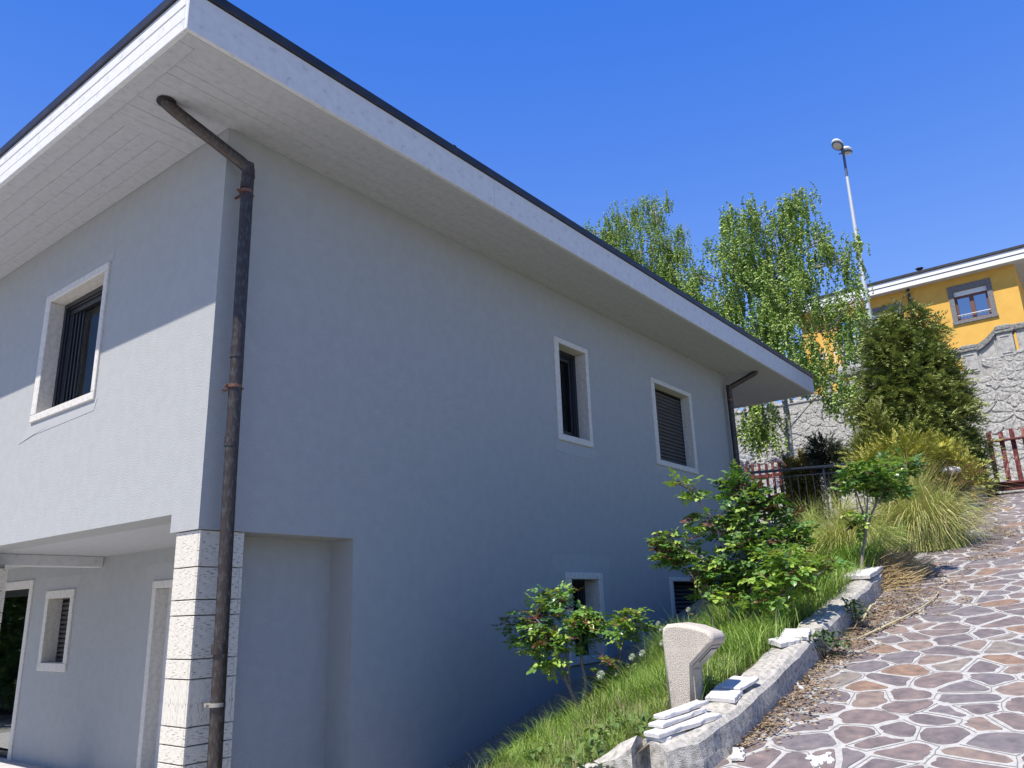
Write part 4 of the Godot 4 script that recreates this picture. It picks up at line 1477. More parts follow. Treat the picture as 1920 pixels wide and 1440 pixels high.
func make_roses() -> void:
	var state := rng.state
	rng.seed = 991
	var meshes := [rose_leaf_mesh(0), rose_leaf_mesh(1), rose_leaf_mesh(2)]
	var dark := [0, 0, 1, 1, 2, 4]
	var mid := [0, 1, 1, 2, 1, 2, 0, 1, 3]
	var bright := [1, 2, 1, 2, 0, 3]
	rose("small gnarled rose bush with reddish young leaves by the near basement window", [
		[Vector3(2.78, -0.9, 1.43), Vector3(2.71, -0.6, 1.34), Vector3(2.66, -0.33, 1.28), Vector3(2.57, -0.09, 1.15)],
		[Vector3(2.79, -0.88, 1.44), Vector3(2.81, -0.67, 1.47), Vector3(2.8, -0.47, 1.45), Vector3(2.8, -0.23, 1.45), Vector3(2.73, 0.04, 1.36)],
		[Vector3(2.73, -0.64, 1.36), Vector3(2.71, -0.36, 1.34), Vector3(2.76, -0.1, 1.41)],
		[Vector3(2.7, -0.6, 1.33), Vector3(2.65, -0.54, 1.26), Vector3(2.55, -0.5, 1.2)]],
		[0.022, 0.02, 0.014, 0.008], [
		[2.58, -0.13, 1.02, 0.2, 0.25, 62, dark], [2.71, 0.09, 1.26, 0.2, 0.19, 52, [0, 0, 1, 1, 2, 4]], [2.67, -0.14, 1.45, 0.3, 0.2, 88, mid],
		[2.53, -0.22, 1.26, 0.2, 0.17, 40, [0, 1, 1, 2, 4]], [2.89, -0.13, 1.57, 0.15, 0.14, 24, mid], [2.49, -0.46, 1.3, 0.1, 0.06, 18, [1, 2, 2]]], meshes, M.red_twig)
	rose("low sparse rose with one pale cane behind the small rose bush", [
		[Vector3(3.31, -0.86, 1.31), Vector3(3.39, -0.63, 1.42), Vector3(3.42, -0.49, 1.46), Vector3(3.44, -0.33, 1.49), Vector3(3.52, -0.15, 1.59)],
		[Vector3(3.42, -0.45, 1.47), Vector3(3.36, -0.3, 1.5), Vector3(3.3, -0.2, 1.5)]],
		[0.014, 0.008], [
		[3.5, -0.14, 1.57, 0.17, 0.11, 40, [1, 1, 2, 2, 0, 3]], [3.35, -0.6, 1.36, 0.13, 0.15, 34, [4, 0, 0, 4, 3]], [3.19, -0.8, 1.32, 0.09, 0.12, 18, [1, 4, 3, 0]], [3.3, -0.22, 1.52, 0.1, 0.08, 12, mid]], meshes, M.red_twig)
	rose("large dense green rose bush before the far end of the long grey wall", [
		[Vector3(3.45, -0.36, 2.67), Vector3(3.49, -0.01, 2.72), Vector3(3.53, 0.34, 2.77), Vector3(3.54, 0.89, 2.78)],
		[Vector3(3.39, -0.34, 2.58), Vector3(3.4, 0.04, 2.6), Vector3(3.33, 0.35, 2.51), Vector3(3.17, 0.45, 2.3)],
		[Vector3(3.46, -0.34, 2.66), Vector3(3.56, -0.02, 2.81), Vector3(3.69, 0.29, 2.98), Vector3(3.74, 0.6, 3.05)],
		[Vector3(3.36, -0.38, 2.5), Vector3(3.3, -0.12, 2.45), Vector3(3.24, 0.11, 2.39), Vector3(3.18, 0.31, 2.31)],
		[Vector3(3.47, -0.32, 2.69), Vector3(3.55, 0.07, 2.8), Vector3(3.63, 0.38, 2.9), Vector3(3.65, 0.79, 2.92)],
		[Vector3(3.4, 0.04, 2.6), Vector3(3.4, 0.3, 2.6), Vector3(3.34, 0.71, 2.53), Vector3(3.18, 1.08, 2.31)]],
		[0.019, 0.017, 0.016, 0.013, 0.015, 0.01], [
		[3.23, 0.45, 2.23, 0.22, 0.17, 70, mid], [3.3, 0.24, 2.47, 0.23, 0.2, 80, mid], [3.68, 0.94, 2.65, 0.19, 0.2, 62, [0, 0, 1, 1, 2]], [3.63, 1.08, 2.59, 0.09, 0.1, 16, bright],
		[3.57, 0.64, 2.66, 0.25, 0.22, 90, [0, 0, 1, 1, 2, 3]], [3.72, 0.77, 2.86, 0.22, 0.22, 80, [0, 0, 1, 1, 3]], [3.5, 0.38, 2.88, 0.33, 0.27, 150, mid], [3.74, 0.53, 3.04, 0.19, 0.26, 80, mid],
		[3.31, 0.08, 2.64, 0.26, 0.17, 60, bright], [3.55, 0.16, 2.95, 0.24, 0.17, 60, mid], [3.37, 0.65, 2.41, 0.15, 0.17, 30, bright], [3.07, 0.54, 2.16, 0.08, 0.1, 16, [3, 2, 1]],
		[3.25, 0.93, 2.4, 0.06, 0.12, 12, [2, 2, 1]], [3.19, 1.06, 2.32, 0.04, 0.06, 8, [2, 2, 3]]], meshes, M.twig)
	rose("upright rose bush close behind the kerb in front of the large rose", [
		[Vector3(2.76, -0.3, 3.18), Vector3(2.79, -0.04, 3.21), Vector3(2.81, 0.12, 3.25), Vector3(2.86, 0.33, 3.31)],
		[Vector3(2.79, 0.02, 3.23), Vector3(2.9, 0.11, 3.36), Vector3(3.03, 0.22, 3.53)],
		[Vector3(2.79, -0.04, 3.21), Vector3(2.75, 0.1, 3.17)]],
		[0.015, 0.009, 0.009], [
		[2.87, 0.15, 3.32, 0.17, 0.1, 40, bright], [3.12, 0.24, 3.49, 0.11, 0.09, 26, [1, 1, 0, 3]], [2.75, 0.06, 3.17, 0.14, 0.13, 40, mid], [2.89, 0.33, 3.27, 0.15, 0.14, 46, mid]], meshes, M.twig)
	rose("open dark green standard rose growing in front of the tall ornamental grass", [
		[Vector3(4.71, 0.1, 3.3), Vector3(4.76, 0.43, 3.37), Vector3(4.8, 0.7, 3.42), Vector3(4.76, 1.06, 3.37)],
		[Vector3(4.76, 0.43, 3.37), Vector3(4.84, 0.75, 3.47), Vector3(4.94, 1.0, 3.61), Vector3(5.09, 1.17, 3.79)],
		[Vector3(4.8, 0.7, 3.42), Vector3(4.83, 0.9, 3.46), Vector3(4.87, 1.13, 3.51)]],
		[0.017, 0.014, 0.01], [
		[4.85, 1.13, 3.48, 0.27, 0.14, 80, [0, 0, 1, 1]], [5.13, 1.17, 3.69, 0.21, 0.15, 56, [0, 0, 1]], [4.96, 1.0, 3.63, 0.19, 0.12, 46, [0, 0, 1]], [4.74, 1.06, 3.34, 0.12, 0.12, 28, [0, 1, 2]], [4.75, 0.74, 3.35, 0.09, 0.1, 16, [2, 1, 3]], [5.31, 1.24, 3.77, 0.12, 0.11, 20, [0, 0, 1]]], meshes, M.twig)
	rng.state = state

func hanging_spray() -> ArrayMesh:
	var st := new_st()
	var pts := []
	for i in 5:
		pts.append(Vector3(0.012 * sin(i * 1.7), -0.11 * i, 0.05 * sqrt(float(i))))
	for i in 4:
		var n := Vector3(0.0025, 0, 0)
		quad(st, pts[i] - n, pts[i] + n, pts[i + 1] + n, pts[i + 1] - n)
	for i in 22:
		var p: Vector3 = pts[mini(i / 5, 4)].lerp(pts[mini(i / 5 + 1, 4)], rng.randf())
		var f := some_dir() * Vector3(1, 0.4, 1) + Vector3(0, -0.75, 0)
		small_leaf(st, turned(p, f, jitter(1.5), rng.randf_range(0.8, 1.3)), 0.058, 0.046)
	st.generate_normals()
	return st.commit()

func needle_spray(n: int, l: float, w: float, length: float, droop: float) -> ArrayMesh:
	var st := new_st()
	for i in n:
		var a := (i + 0.5) / n
		var p := Vector3(0, -droop * a * a, length * a)
		var s := -1.0 if i % 2 else 1.0
		var f := Vector3(s * lerpf(0.95, 0.4, a), rng.randf_range(-0.1, 0.35), 0.7)
		small_leaf(st, turned(p, f, jitter(0.8), 1.0), l * lerpf(1.0, 0.6, a) * rng.randf_range(0.8, 1.2), w)
	small_leaf(st, turned(Vector3(0, -droop, length), Vector3(0, -droop, 1), 0.0, 1.0), l * 0.7, w)
	var q := Vector3(0.003, 0, 0)
	quad(st, -q, q, Vector3(0.002, -droop, length), Vector3(-0.002, -droop, length))
	st.generate_normals()
	return st.commit()

func birch(label: String, trunk: Array, r0: float, blobs: Array, per: float, spray: Mesh, sd: int) -> void:
	rng.seed = sd
	var t := thing("birch_tree", label, "tree", trunk[0])
	var st := new_st()
	var rr := []
	for i in trunk.size():
		rr.append(lerpf(r0, 0.015, float(i) / (trunk.size() - 1)))
	tube(st, trunk, rr, 10)
	obj("trunk", st, M.birch_bark, t)
	var tips := []
	for b in blobs:
		var c := Vector3(b[0], b[1], b[2])
		var from := nearest_on([trunk], c - Vector3(0, b[4] * 0.9, 0))
		var bs := new_st()
		var mid := from.lerp(c, 0.55) + Vector3(0, 0.25, 0) + some_dir() * 0.1
		tube(bs, [from, from.lerp(mid, 0.5) + some_dir() * 0.05, mid, c], [0.042 * minf(1.0, b[3]), 0.034 * minf(1.0, b[3]), 0.024 * minf(1.0, b[3]), 0.01], 6, false)
		for k in 7:
			var e := blob_point(b)
			tube(bs, [mid.lerp(c, rng.randf()), c.lerp(e, 0.5) + Vector3(0, 0.12, 0), e], [0.012, 0.008, 0.004], 4, false)
		obj("limb", bs, M.birch_bark, t)
	var places := []
	var colors := []
	for b in blobs:
		var vol: float = b[3] * b[3] * b[4]
		var n := int(per * pow(vol, 0.8)) + 25
		var lumps := []
		for k in int(6 + vol * 14):
			lumps.append(blob_point(b))
		for k in n:
			var q: Vector3 = lumps[rng.randi() % lumps.size()]
			var p: Vector3 = q + some_dir() * Vector3(0.34, 0.45, 0.34) * rng.randf()
			if k % 3 == 0:
				p = blob_point(b)
			var s := rng.randf_range(0.7, 1.15)
			places.append(Transform3D((Basis(Vector3.UP, rng.randf() * TAU) * Basis(Vector3(1, 0, 0), jitter(0.35))).scaled(Vector3(s, s, s)), p))
			colors.append(mixed(Color(0.15, 0.25, 0.045), Color(0.32, 0.41, 0.085), 0.15))
	scatter("crown", spray, M.leaf, places, colors, t)

func make_trees() -> void:
	var state := rng.state
	rng.seed = 55
	var spray := hanging_spray()
	birch("tall weeping birch rising over the far roof corner beside the street lamp", [Vector3(14.89, 2.07, -0.57), Vector3(14.94, 3.12, -0.50), Vector3(14.97, 4.13, -0.46), Vector3(14.95, 5.31, -0.49), Vector3(14.95, 6.53, -0.49), Vector3(14.98, 7.93, -0.45), Vector3(14.96, 9.2, -0.47)], 0.1, [
		[14.35, 6.3, -1.95, 0.6, 0.6], [14.2, 7.8, -2.05, 0.45, 0.7], [14.4, 5.6, -1.6, 0.7, 0.5], [15.38, 8.92, 0.07, 0.72, 1.08], [15.11, 9.40, -0.81, 0.72, 0.72], [14.48, 8.24, -1.11, 0.81, 0.99], [14.95, 7.64, -0.48, 1.12, 0.99], [15.38, 8.32, 0.79, 0.45, 0.50], [15.47, 7.74, 1.32, 0.38, 0.63],
		[15.04, 7.06, 0.35, 0.85, 0.85], [14.56, 6.55, -1.00, 1.08, 0.90], [14.33, 7.13, -1.53, 0.59, 0.72], [14.63, 5.71, -0.20, 0.95, 0.85], [15.11, 6.03, 1.04, 0.41, 0.81], [14.90, 4.74, 0.86, 0.38, 0.72],
		[14.32, 3.91, -0.88, 0.54, 0.45], [14.84, 5.15, 0.50, 0.41, 0.72], [15.40, 9.72, 0.45, 0.27, 0.32], [14.60, 5.34, -1.37, 0.81, 0.45], [14.57, 4.41, -0.99, 0.45, 0.45], [15.16, 6.48, 1.44, 0.25, 0.63]], 430.0, spray, 301)
	birch("birch with a thin pale leader behind the middle of the dark roof edge", [Vector3(20.6, 5.4, -5.83), Vector3(20.6, 7.47, -5.82), Vector3(20.6, 9.38, -5.6), Vector3(20.56, 10.97, -5.57), Vector3(20.35, 12.83, -5.85), Vector3(20.29, 14.0, -5.92)], 0.11, [
		[20.22, 13.69, -6.02, 0.8, 0.65], [19.5, 13.31, -6.95, 0.65, 0.8], [19.79, 12.04, -6.57, 1.25, 1.1], [20.24, 11.79, -5.52, 0.7, 1.1], [19.18, 13.03, -8.17, 0.45, 0.35], [20.52, 10.57, -5.63, 1.05, 1.05], [21.13, 9.54, -4.82, 0.9, 0.7], [19.96, 10.81, -6.35, 1.1, 0.75], [19.18, 12.59, -7.37, 0.5, 0.5], [20.4, 12.2, -4.95, 0.3, 0.9]], 340.0, spray, 302)
	# the tall conifer by the gate
	rng.seed = 303
	var shoot := needle_spray(16, 0.13, 0.03, 0.34, 0.12)
	var t := thing("conifer_tree", "tall dark green many tipped conifer standing at the left end of the red gate", "tree", Vector3(12.5, 1.45, 2.85))
	var leaders := [[12.45, 5.3, 2.74, 0.95, 1.7], [12.62, 5.1, 2.98, 0.7, 1.5], [12.35, 5.0, 2.5, 0.85, 2.0], [12.1, 4.75, 2.2, 0.62, 1.7], [12.72, 4.35, 3.15, 0.55, 1.6], [12.8, 3.4, 3.2, 0.42, 1.2], [12.2, 3.7, 2.05, 0.5, 1.3], [12.65, 3.6, 3.0, 0.8, 1.4], [12.1, 3.3, 2.75, 0.95, 1.4], [12.75, 2.7, 3.2, 0.35, 0.8], [12.3, 2.7, 2.3, 0.7, 1.0], [12.3, 4.5, 2.95, 0.6, 1.2], [12.15, 2.6, 3.1, 0.85, 1.1], [12.25, 5.0, 2.3, 0.6, 1.3], [12.7, 4.75, 3.2, 0.55, 1.3], [12.75, 4.0, 3.35, 0.45, 1.3]]
	var places := []
	var colors := []
	for L in leaders:
		var st := new_st()
		var top := Vector3(L[0], L[1], L[2])
		var foot := Vector3(12.5 + (L[0] - 12.5) * 0.25, 1.4, 2.85 + (L[2] - 2.85) * 0.25)
		tube(st, [foot, foot.lerp(top, 0.5) + some_dir() * 0.05, top], [0.06, 0.035, 0.008], 7)
		obj("trunk", st, M.bark, t)
		for k in int(46 * L[3] * L[4]) + 10:
			var a := pow(rng.randf(), 0.75)
			var y: float = L[1] - a * L[4] * 1.25
			if y < 1.55:
				continue
			var ang := rng.randf() * TAU
			var rad: float = L[3] * (0.2 + 0.58 * a) * rng.randf_range(0.6, 1.05)
			var dir := Vector3(cos(ang), 0, sin(ang))
			var tone := rng.randf()
			for m in 9:
				var u := (m + 1.0) / 9.0
				var p := Vector3(L[0], y, L[2]) + dir * rad * u + Vector3(0, (0.22 * u - 0.3 * u * u * u) * (1.2 - a), 0) + some_dir() * 0.07 * (0.4 + u)
				var f := dir + Vector3(0, rng.randf_range(-0.7, 0.6) * (1.2 - a), 0) + some_dir() * 0.6
				places.append(turned(p, f, jitter(0.6), rng.randf_range(0.6, 1.0)))
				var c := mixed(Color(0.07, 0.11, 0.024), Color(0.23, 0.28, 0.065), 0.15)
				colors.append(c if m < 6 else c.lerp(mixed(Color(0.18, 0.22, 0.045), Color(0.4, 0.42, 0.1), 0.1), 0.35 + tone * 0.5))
		for k in 6:
			places.append(turned(top + Vector3(jitter(0.04), -0.12 * k, jitter(0.04)), Vector3(jitter(0.4), 1.0, jitter(0.4)), 0.0, 0.9))
			colors.append(Color(0.08, 0.1, 0.02))
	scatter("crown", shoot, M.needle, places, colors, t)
	# smaller shrubs beside it
	rng.seed = 304
	var fine := needle_spray(14, 0.07, 0.022, 0.2, 0.03)
	shrub("golden_shrub", "wide golden green shrub in front of the tall conifer", "shrub", Vector3(10.45, 1.3, 2.85), [[10.49, 2.13, 2.79, 0.55, 0.3, 420], [10.8, 2.08, 3.19, 0.34, 0.28, 200], [10.21, 1.97, 2.43, 0.42, 0.25, 240], [10.77, 1.8, 3.46, 0.2, 0.2, 70], [10.05, 1.9, 2.22, 0.25, 0.2, 90]], fine, Color(0.21, 0.24, 0.03), Color(0.42, 0.38, 0.06), 0.5)
	shrub("bare_shrub", "tangle of bare grey and orange twigs under the golden shrub above the kerb block", "shrub", Vector3(10.5, 1.35, 3.2), [[10.4, 1.65, 3.22, 0.5, 0.26, 60], [10.65, 1.62, 3.5, 0.28, 0.22, 40]], fine, Color(0.13, 0.09, 0.03), Color(0.25, 0.16, 0.04), 2.6)
	shrub("young_conifer", "small pale green young conifer left of the tall conifer", "shrub", Vector3(11.5, 1.3, 2.15), [[11.5, 2.95, 2.2, 0.13, 0.28, 110], [11.52, 2.54, 2.23, 0.34, 0.32, 300], [11.31, 2.36, 1.95, 0.26, 0.22, 150], [11.6, 2.1, 2.3, 0.4, 0.3, 200]], fine, Color(0.12, 0.15, 0.025), Color(0.24, 0.25, 0.04), 0.4)
	shrub("dark_shrub", "dark leafy shrub behind the black railing in front of the stone wall", "shrub", Vector3(13.0, 1.7, 0.9), [[12.98, 2.83, 0.82, 0.3, 0.24, 190], [13.06, 2.6, 0.95, 0.32, 0.25, 200], [13.0, 2.2, 0.9, 0.3, 0.3, 120]], fine, Color(0.015, 0.028, 0.012), Color(0.035, 0.055, 0.02), 0.5)
	shrub("dark_juniper", "dark spiky juniper at the foot of the gate beside the kerb block", "shrub", Vector3(12.6, 1.5, 3.6), [[12.55, 1.95, 3.25, 0.22, 0.34, 220], [12.44, 1.7, 3.15, 0.3, 0.28, 220], [12.58, 1.7, 3.35, 0.2, 0.2, 120]], fine, Color(0.016, 0.028, 0.014), Color(0.04, 0.055, 0.022), 0.4)
	for k in 4:
		var at: Vector3 = [Vector3(13.66, 1.55, -0.16), Vector3(13.74, 1.55, -0.01), Vector3(13.8, 1.55, 0.13), Vector3(13.84, 1.55, 0.28)][k]
		var hgt: float = [1.3, 1.24, 1.4, 1.22][k]
		var bl := []
		for j in 4:
			bl.append([at.x, at.y + hgt * (0.2 + 0.22 * j), at.z, 0.1 - 0.018 * j, 0.2, 70])
		shrub("thuja", ["leftmost narrow golden thuja of the row, nearest the red pickets", "second narrow golden thuja from the left in the row behind the railing", "tallest narrow golden thuja, third from the left behind the railing", "rightmost narrow golden thuja of the row, nearest the red board"][k], "thuja", at, bl, fine, Color(0.1, 0.1, 0.016), Color(0.24, 0.2, 0.03), 0.2, "row of golden thujas behind the railing")
	shrub("lilac_flowers", "small lilac flowers above the left end of the red picket fence", "flowers", Vector3(14.45, 1.9, -1.35), [[14.45, 2.98, -1.4, 0.12, 0.05, 26], [14.45, 2.6, -1.4, 0.12, 0.3, 30]], fine, Color(0.12, 0.11, 0.2), Color(0.22, 0.19, 0.32), 1.2)
	shrub("lilac_flowers", "small blue flowers above the right end of the red picket fence beside the thujas", "flowers", Vector3(14.45, 1.9, -0.45), [[14.45, 3.0, -0.5, 0.16, 0.05, 30], [14.4, 2.6, -0.5, 0.12, 0.3, 20]], fine, Color(0.14, 0.13, 0.26), Color(0.28, 0.25, 0.42), 1.2)
	rng.state = state

func shrub(called: String, label: String, category: String, at: Vector3, blobs: Array, spray: Mesh, c1: Color, c2: Color, twiggy: float, group := "") -> void:
	var t := thing(called, label, category, at, group)
	var st := new_st()
	var places := []
	var colors := []
	for b in blobs:
		var c := Vector3(b[0], b[1], b[2])
		for k in int(5 + 16 * twiggy):
			var e := blob_point(b)
			tube(st, [at + some_dir() * Vector3(0.08, 0, 0.08), at.lerp(c, 0.6) + some_dir() * 0.06, e], [0.008, 0.005, 0.002], 4, false)
		for k in int(b[5]):
			var p := blob_point(b)
			var f := (p - c).normalized() + Vector3(0, 0.45, 0) + some_dir() * 0.5
			places.append(turned(p, f, jitter(1.0), rng.randf_range(0.7, 1.2)))
			colors.append(mixed(c1, c2))
	obj("stems", st, M.twig, t)
	scatter("foliage", spray, M.needle, places, colors, t)

# a ribbon blade that rises and arches over along +z
func blade(st: SurfaceTool, t: Transform3D, l: float, w: float, bend: float, segs := 4) -> void:
	var a := 0.0
	var p := Vector3.ZERO
	var prev := [t * Vector3(-w / 2, 0, 0), t * Vector3(w / 2, 0, 0)]
	for i in segs:
		a = bend * pow((i + 0.6) / segs, 1.25)
		p += Vector3(0, cos(a), sin(a)) * l / segs
		var ww := w * (1.0 - pow((i + 1.0) / segs, 2.0)) / 2.0
		if i == segs - 1:
			tri(st, prev[0], prev[1], t * p)
		else:
			var q := [t * (p - Vector3(ww, 0, 0)), t * (p + Vector3(ww, 0, 0))]
			quad(st, prev[0], prev[1], q[1], q[0])
			prev = q

func tuft(n: int, l: float, w: float, bend: float, spread: float, segs := 4) -> ArrayMesh:
	var st := new_st()
	for i in n:
		var b := Basis(Vector3.UP, rng.randf() * TAU) * Basis(Vector3(1, 0, 0), jitter(0.22))
		blade(st, Transform3D(b, Vector3(jitter(spread), 0, jitter(spread))), l * rng.randf_range(0.55, 1.1), w * rng.randf_range(0.7, 1.2), bend * rng.randf_range(0.4, 1.5), segs)
	st.generate_normals()
	return st.commit()

func make_grasses() -> void:
	var state := rng.state
	rng.seed = 404
	var density := FastNoiseLite.new()
	density.seed = 12
	density.frequency = 0.9
	var sets := [[], [], []]
	var cols := [[], [], []]
	for i in 30000:
		var x := rng.randf_range(0.55, 10.6)
		if x > 7.0 and rng.randf() < 0.5:
			continue
		var z := rng.randf_range(0.98, 3.3)
		if z < 1.14 and x < 3.6 and rng.randf() < 0.85:
			continue
		var d := density.get_noise_2d(x, z)
		var near_edge := z < 1.3 or x < 1.2
		if d < -0.25 and rng.randf() < 0.5 or near_edge and rng.randf() < 0.45:
			continue
		if absf(x - 0.92) < 0.16 and absf(z - 3.17) < 0.14:
			continue
		if Vector2(x - 2.7, z - 1.4).length() < 0.45 and rng.randf() < 0.75:
			continue
		var k := 0 if rng.randf() < 0.55 else 1
		if z < 1.75 and x > 3.6 and rng.randf() < 0.35:
			k = 2
		var s := rng.randf_range(0.55, 1.15) * (1.0 + d * 0.9)
		if near_edge or x < 1.5:
			s *= 0.36 if z < 1.3 else 0.65
		if z < 2.3 and x < 4.0:
			s *= 0.7
		sets[k].append(Transform3D(Basis(Vector3.UP, rng.randf() * TAU).scaled(Vector3(s, s * rng.randf_range(0.85, 1.15), s)), Vector3(x, bed_y(x, z) - 0.03, z)))
		var dry := rng.randf() < (0.3 if x < 1.7 else 0.07)
		cols[k].append(mixed(Color(0.24, 0.2, 0.1), Color(0.33, 0.29, 0.15)) if dry else mixed(Color(0.12, 0.22, 0.03), Color(0.28, 0.39, 0.065), 0.2) if k != 2 else mixed(Color(0.11, 0.2, 0.06), Color(0.2, 0.3, 0.1)))
	var kinds := [tuft(12, 0.24, 0.004, 1.1, 0.08), tuft(10, 0.36, 0.0048, 1.3, 0.09, 5), tuft(18, 0.42, 0.0042, 1.9, 0.05, 6)]
	var names := ["grass", "tall_grass", "arching_grass"]
	var labels := ["green grass of mixed length filling the sloping bed", "taller bright grass standing among the bed", "bluish arching tussock grass along the foot of the grey wall"]
	for k in 3:
		tag(scatter(names[k], kinds[k], M.grass, sets[k], cols[k]), labels[k], "grass")
	var wst := new_st()
	for i in 9:
		leaf(wst, turned(Vector3(jitter(0.05), 0.03 + rng.randf() * 0.09, jitter(0.05)), some_dir() * Vector3(1, 0.3, 1), jitter(0.5), 1.0), 0.055, 0.034)
	wst.generate_normals()
	var wp := []
	var wc := []
	for i in 900:
		var x := rng.randf_range(0.6, 7.0)
		var z := rng.randf_range(0.95, 3.25)
		if density.get_noise_2d(x * 1.7 + 40.0, z * 1.7) < 0.0:
			continue
		var s := rng.randf_range(0.6, 1.2)
		wp.append(Transform3D(Basis(Vector3.UP, rng.randf() * TAU).scaled(Vector3(s, s, s)), Vector3(x, bed_y(x, z), z)))
		wc.append(mixed(Color(0.06, 0.12, 0.03), Color(0.16, 0.24, 0.05)))
	tag(scatter("leafy_weeds", wst.commit(), M.leaf, wp, wc), "low broad leaved weeds growing through the grass of the bed", "weeds")
	# ornamental grass: long straw and green blades that arch over
	var blades := [tuft(7, 1.4, 0.009, 2.2, 0.05, 9), tuft(7, 1.3, 0.0085, 2.7, 0.05, 9), tuft(6, 1.35, 0.008, 1.7, 0.04, 9)]
	var clumps := [[Vector3(7.3, 0.55, 3.42), 0.48, 340, "great arching clump of straw yellow ornamental grass spilling over the kerb", 1.0, 0.0], [Vector3(6.0, 0.34, 2.9), 0.42, 260, "pale ornamental grass clump hanging behind the standard rose", 0.78, 0.15], [Vector3(7.1, 0.5, 2.2), 0.4, 160, "tall thin green ornamental grass between the large rose and the black railing", 0.72, 0.45]]
	for c in clumps:
		var t := thing("ornamental_grass", c[3], "grass clump", c[0], "ornamental grasses in the bed")
		for k in 3:
			var places := []
			var colors := []
			for i in int(c[2]):
				var a := rng.randf() * TAU
				var r: float = c[1] * sqrt(rng.randf())
				var at: Vector3 = c[0] + Vector3(cos(a) * r, -0.08, sin(a) * r)
				var lean := Basis(Vector3(sin(a), 0, -cos(a)).normalized(), -r / c[1] * 0.55)
				var s: float = c[4] * rng.randf_range(0.6, 1.1)
				places.append(Transform3D((lean * Basis(Vector3.UP, rng.randf() * TAU)).scaled(Vector3(s, s, s)), at))
				var green: bool = rng.randf() < 0.55 + float(c[5])
				colors.append(mixed(Color(0.26, 0.33, 0.07), Color(0.43, 0.47, 0.13)) if green else mixed(Color(0.45, 0.41, 0.14), Color(0.62, 0.56, 0.25)))
			scatter("blades", blades[k], M.straw, places, colors, t)
	# dead leaves heaped where the clump meets the driveway
	var straw := tuft(5, 0.34, 0.005, 1.1, 0.05, 4)
	var heap := thing("dead_grass_heap", "heap of dry brown grass over the end of the kerb below the ornamental grass", "dead grass", Vector3(5.25, 0.14, 3.45))
	var hp := []
	var hc := []
	for i in 420:
		var a := rng.randf() * TAU
		var r := sqrt(rng.randf())
		var lay := Basis(Vector3.UP, rng.randf() * TAU) * Basis(Vector3(1, 0, 0), PI / 2 - rng.randf_range(0.0, 0.45))
		var x := 5.3 + cos(a) * r * 0.6
		var z := 3.45 + sin(a) * r * 0.27
		hp.append(Transform3D(lay, Vector3(x, drive_y(x) + 0.02 + (1.0 - r * r) * rng.randf() * 0.24, z)))
		hc.append(mixed(Color(0.3, 0.2, 0.09), Color(0.52, 0.4, 0.2)))
	scatter("stalks", straw, M.straw, hp, hc, heap)
	var chips := new_st()
	for i in 5:
		small_leaf(chips, turned(Vector3(jitter(0.05), rng.randf() * 0.012, jitter(0.05)), some_dir() * Vector3(1, 0.25, 1), jitter(0.8), 1.0), 0.03, 0.014)
	chips.generate_normals()
	var chip := chips.commit()
	var sp := []
	var sc := []
	var lp := []
	var lc := []
	for i in 800:
		var x := rng.randf_range(0.9, 12.2)
		var w := 0.12
		if x > 3.0 and x < 6.2:
			w = 0.1 + 0.27 * sin((x - 3.0) / 3.2 * PI)
		elif x > 6.2 and x < 9.0:
			w = 0.3
		elif x < 2.8:
			w = 0.13 + 0.07 * sin(x * 5.0)
		var z := 3.57 + absf(jitter(1.0)) * absf(jitter(1.0)) * w * 2.2
		if x > 6.0:
			z += 0.1 + (0.35 if x < 8.5 else 0.0)
		var lay := Basis(Vector3.UP, rng.randf() * TAU) * Basis(Vector3(1, 0, 0), PI / 2 - rng.randf_range(-0.02, 0.14))
		var s := rng.randf_range(0.25, 0.9) * (1.0 if x > 2.6 else 0.5)
		if x > 6.0 and rng.randf() < 0.6:
			continue
		if i % 3 != 0:
			sp.append(Transform3D(lay.scaled(Vector3(s, s, s)), Vector3(x, drive_y(x) + 0.012 + rng.randf() * 0.02, z)))
			sc.append(mixed(Color(0.22, 0.15, 0.08), Color(0.45, 0.34, 0.19)))
		for j in 2:
			var xx := x + jitter(0.1)
			lp.append(Transform3D(Basis(Vector3.UP, rng.randf() * TAU), Vector3(xx, drive_y(xx) + 0.014, z + jitter(0.06))))
			lc.append(mixed(Color(0.13, 0.09, 0.055), Color(0.34, 0.25, 0.15)))
	tag(scatter("dry_straw", straw, M.straw, sp, sc), "loose dry straw and stalks along the driveway side of the kerb", "straw")
	tag(scatter("dead_leaves", chip, M.straw, lp, lc), "crumbled dead leaves gathered at the foot of the kerb", "dead leaves")
	rng.state = state

# ------------------------------------------------------------------ slabs, stalks, weeds, dandelions
func slab(label: String, at: Vector3, yaw: float, pitch: float, roll: float, l: float, w: float, h: float, m: Material, sd: int, group := "") -> void:
	rng.seed = sd
	var poly := PackedVector2Array()
	var n := 9
	for i in n:
		poly.append(Vector2(-l / 2 + l * i / (n - 1.0), -w / 2 + absf(jitter(0.012)) + (0.006 * sin(i * 1.9 + sd) if i > 1 and i < n - 2 else 0.0)))
	poly.append(Vector2(l / 2 - absf(jitter(0.03)), 0.0))
	for i in n:
		poly.append(Vector2(l / 2 - l * i / (n - 1.0), w / 2 - absf(jitter(0.008))))
	poly.append(Vector2(-l / 2 + absf(jitter(0.015)), 0.0))
	var st := new_st()
	prism(st, frame(Vector3.ZERO, Vector3(1, 0, 0), Vector3(0, 0, -1), Vector3(0, 1, 0)), poly, 0.0, h, 0.005)
	st.generate_normals()
	var b := Basis(Vector3.UP, yaw) * Basis(Vector3(0, 0, 1), pitch) * Basis(Vector3(1, 0, 0), roll)
	tag(piece("stone_slab", st.commit(), m, Transform3D(b, at)), label, "stone slab", group)

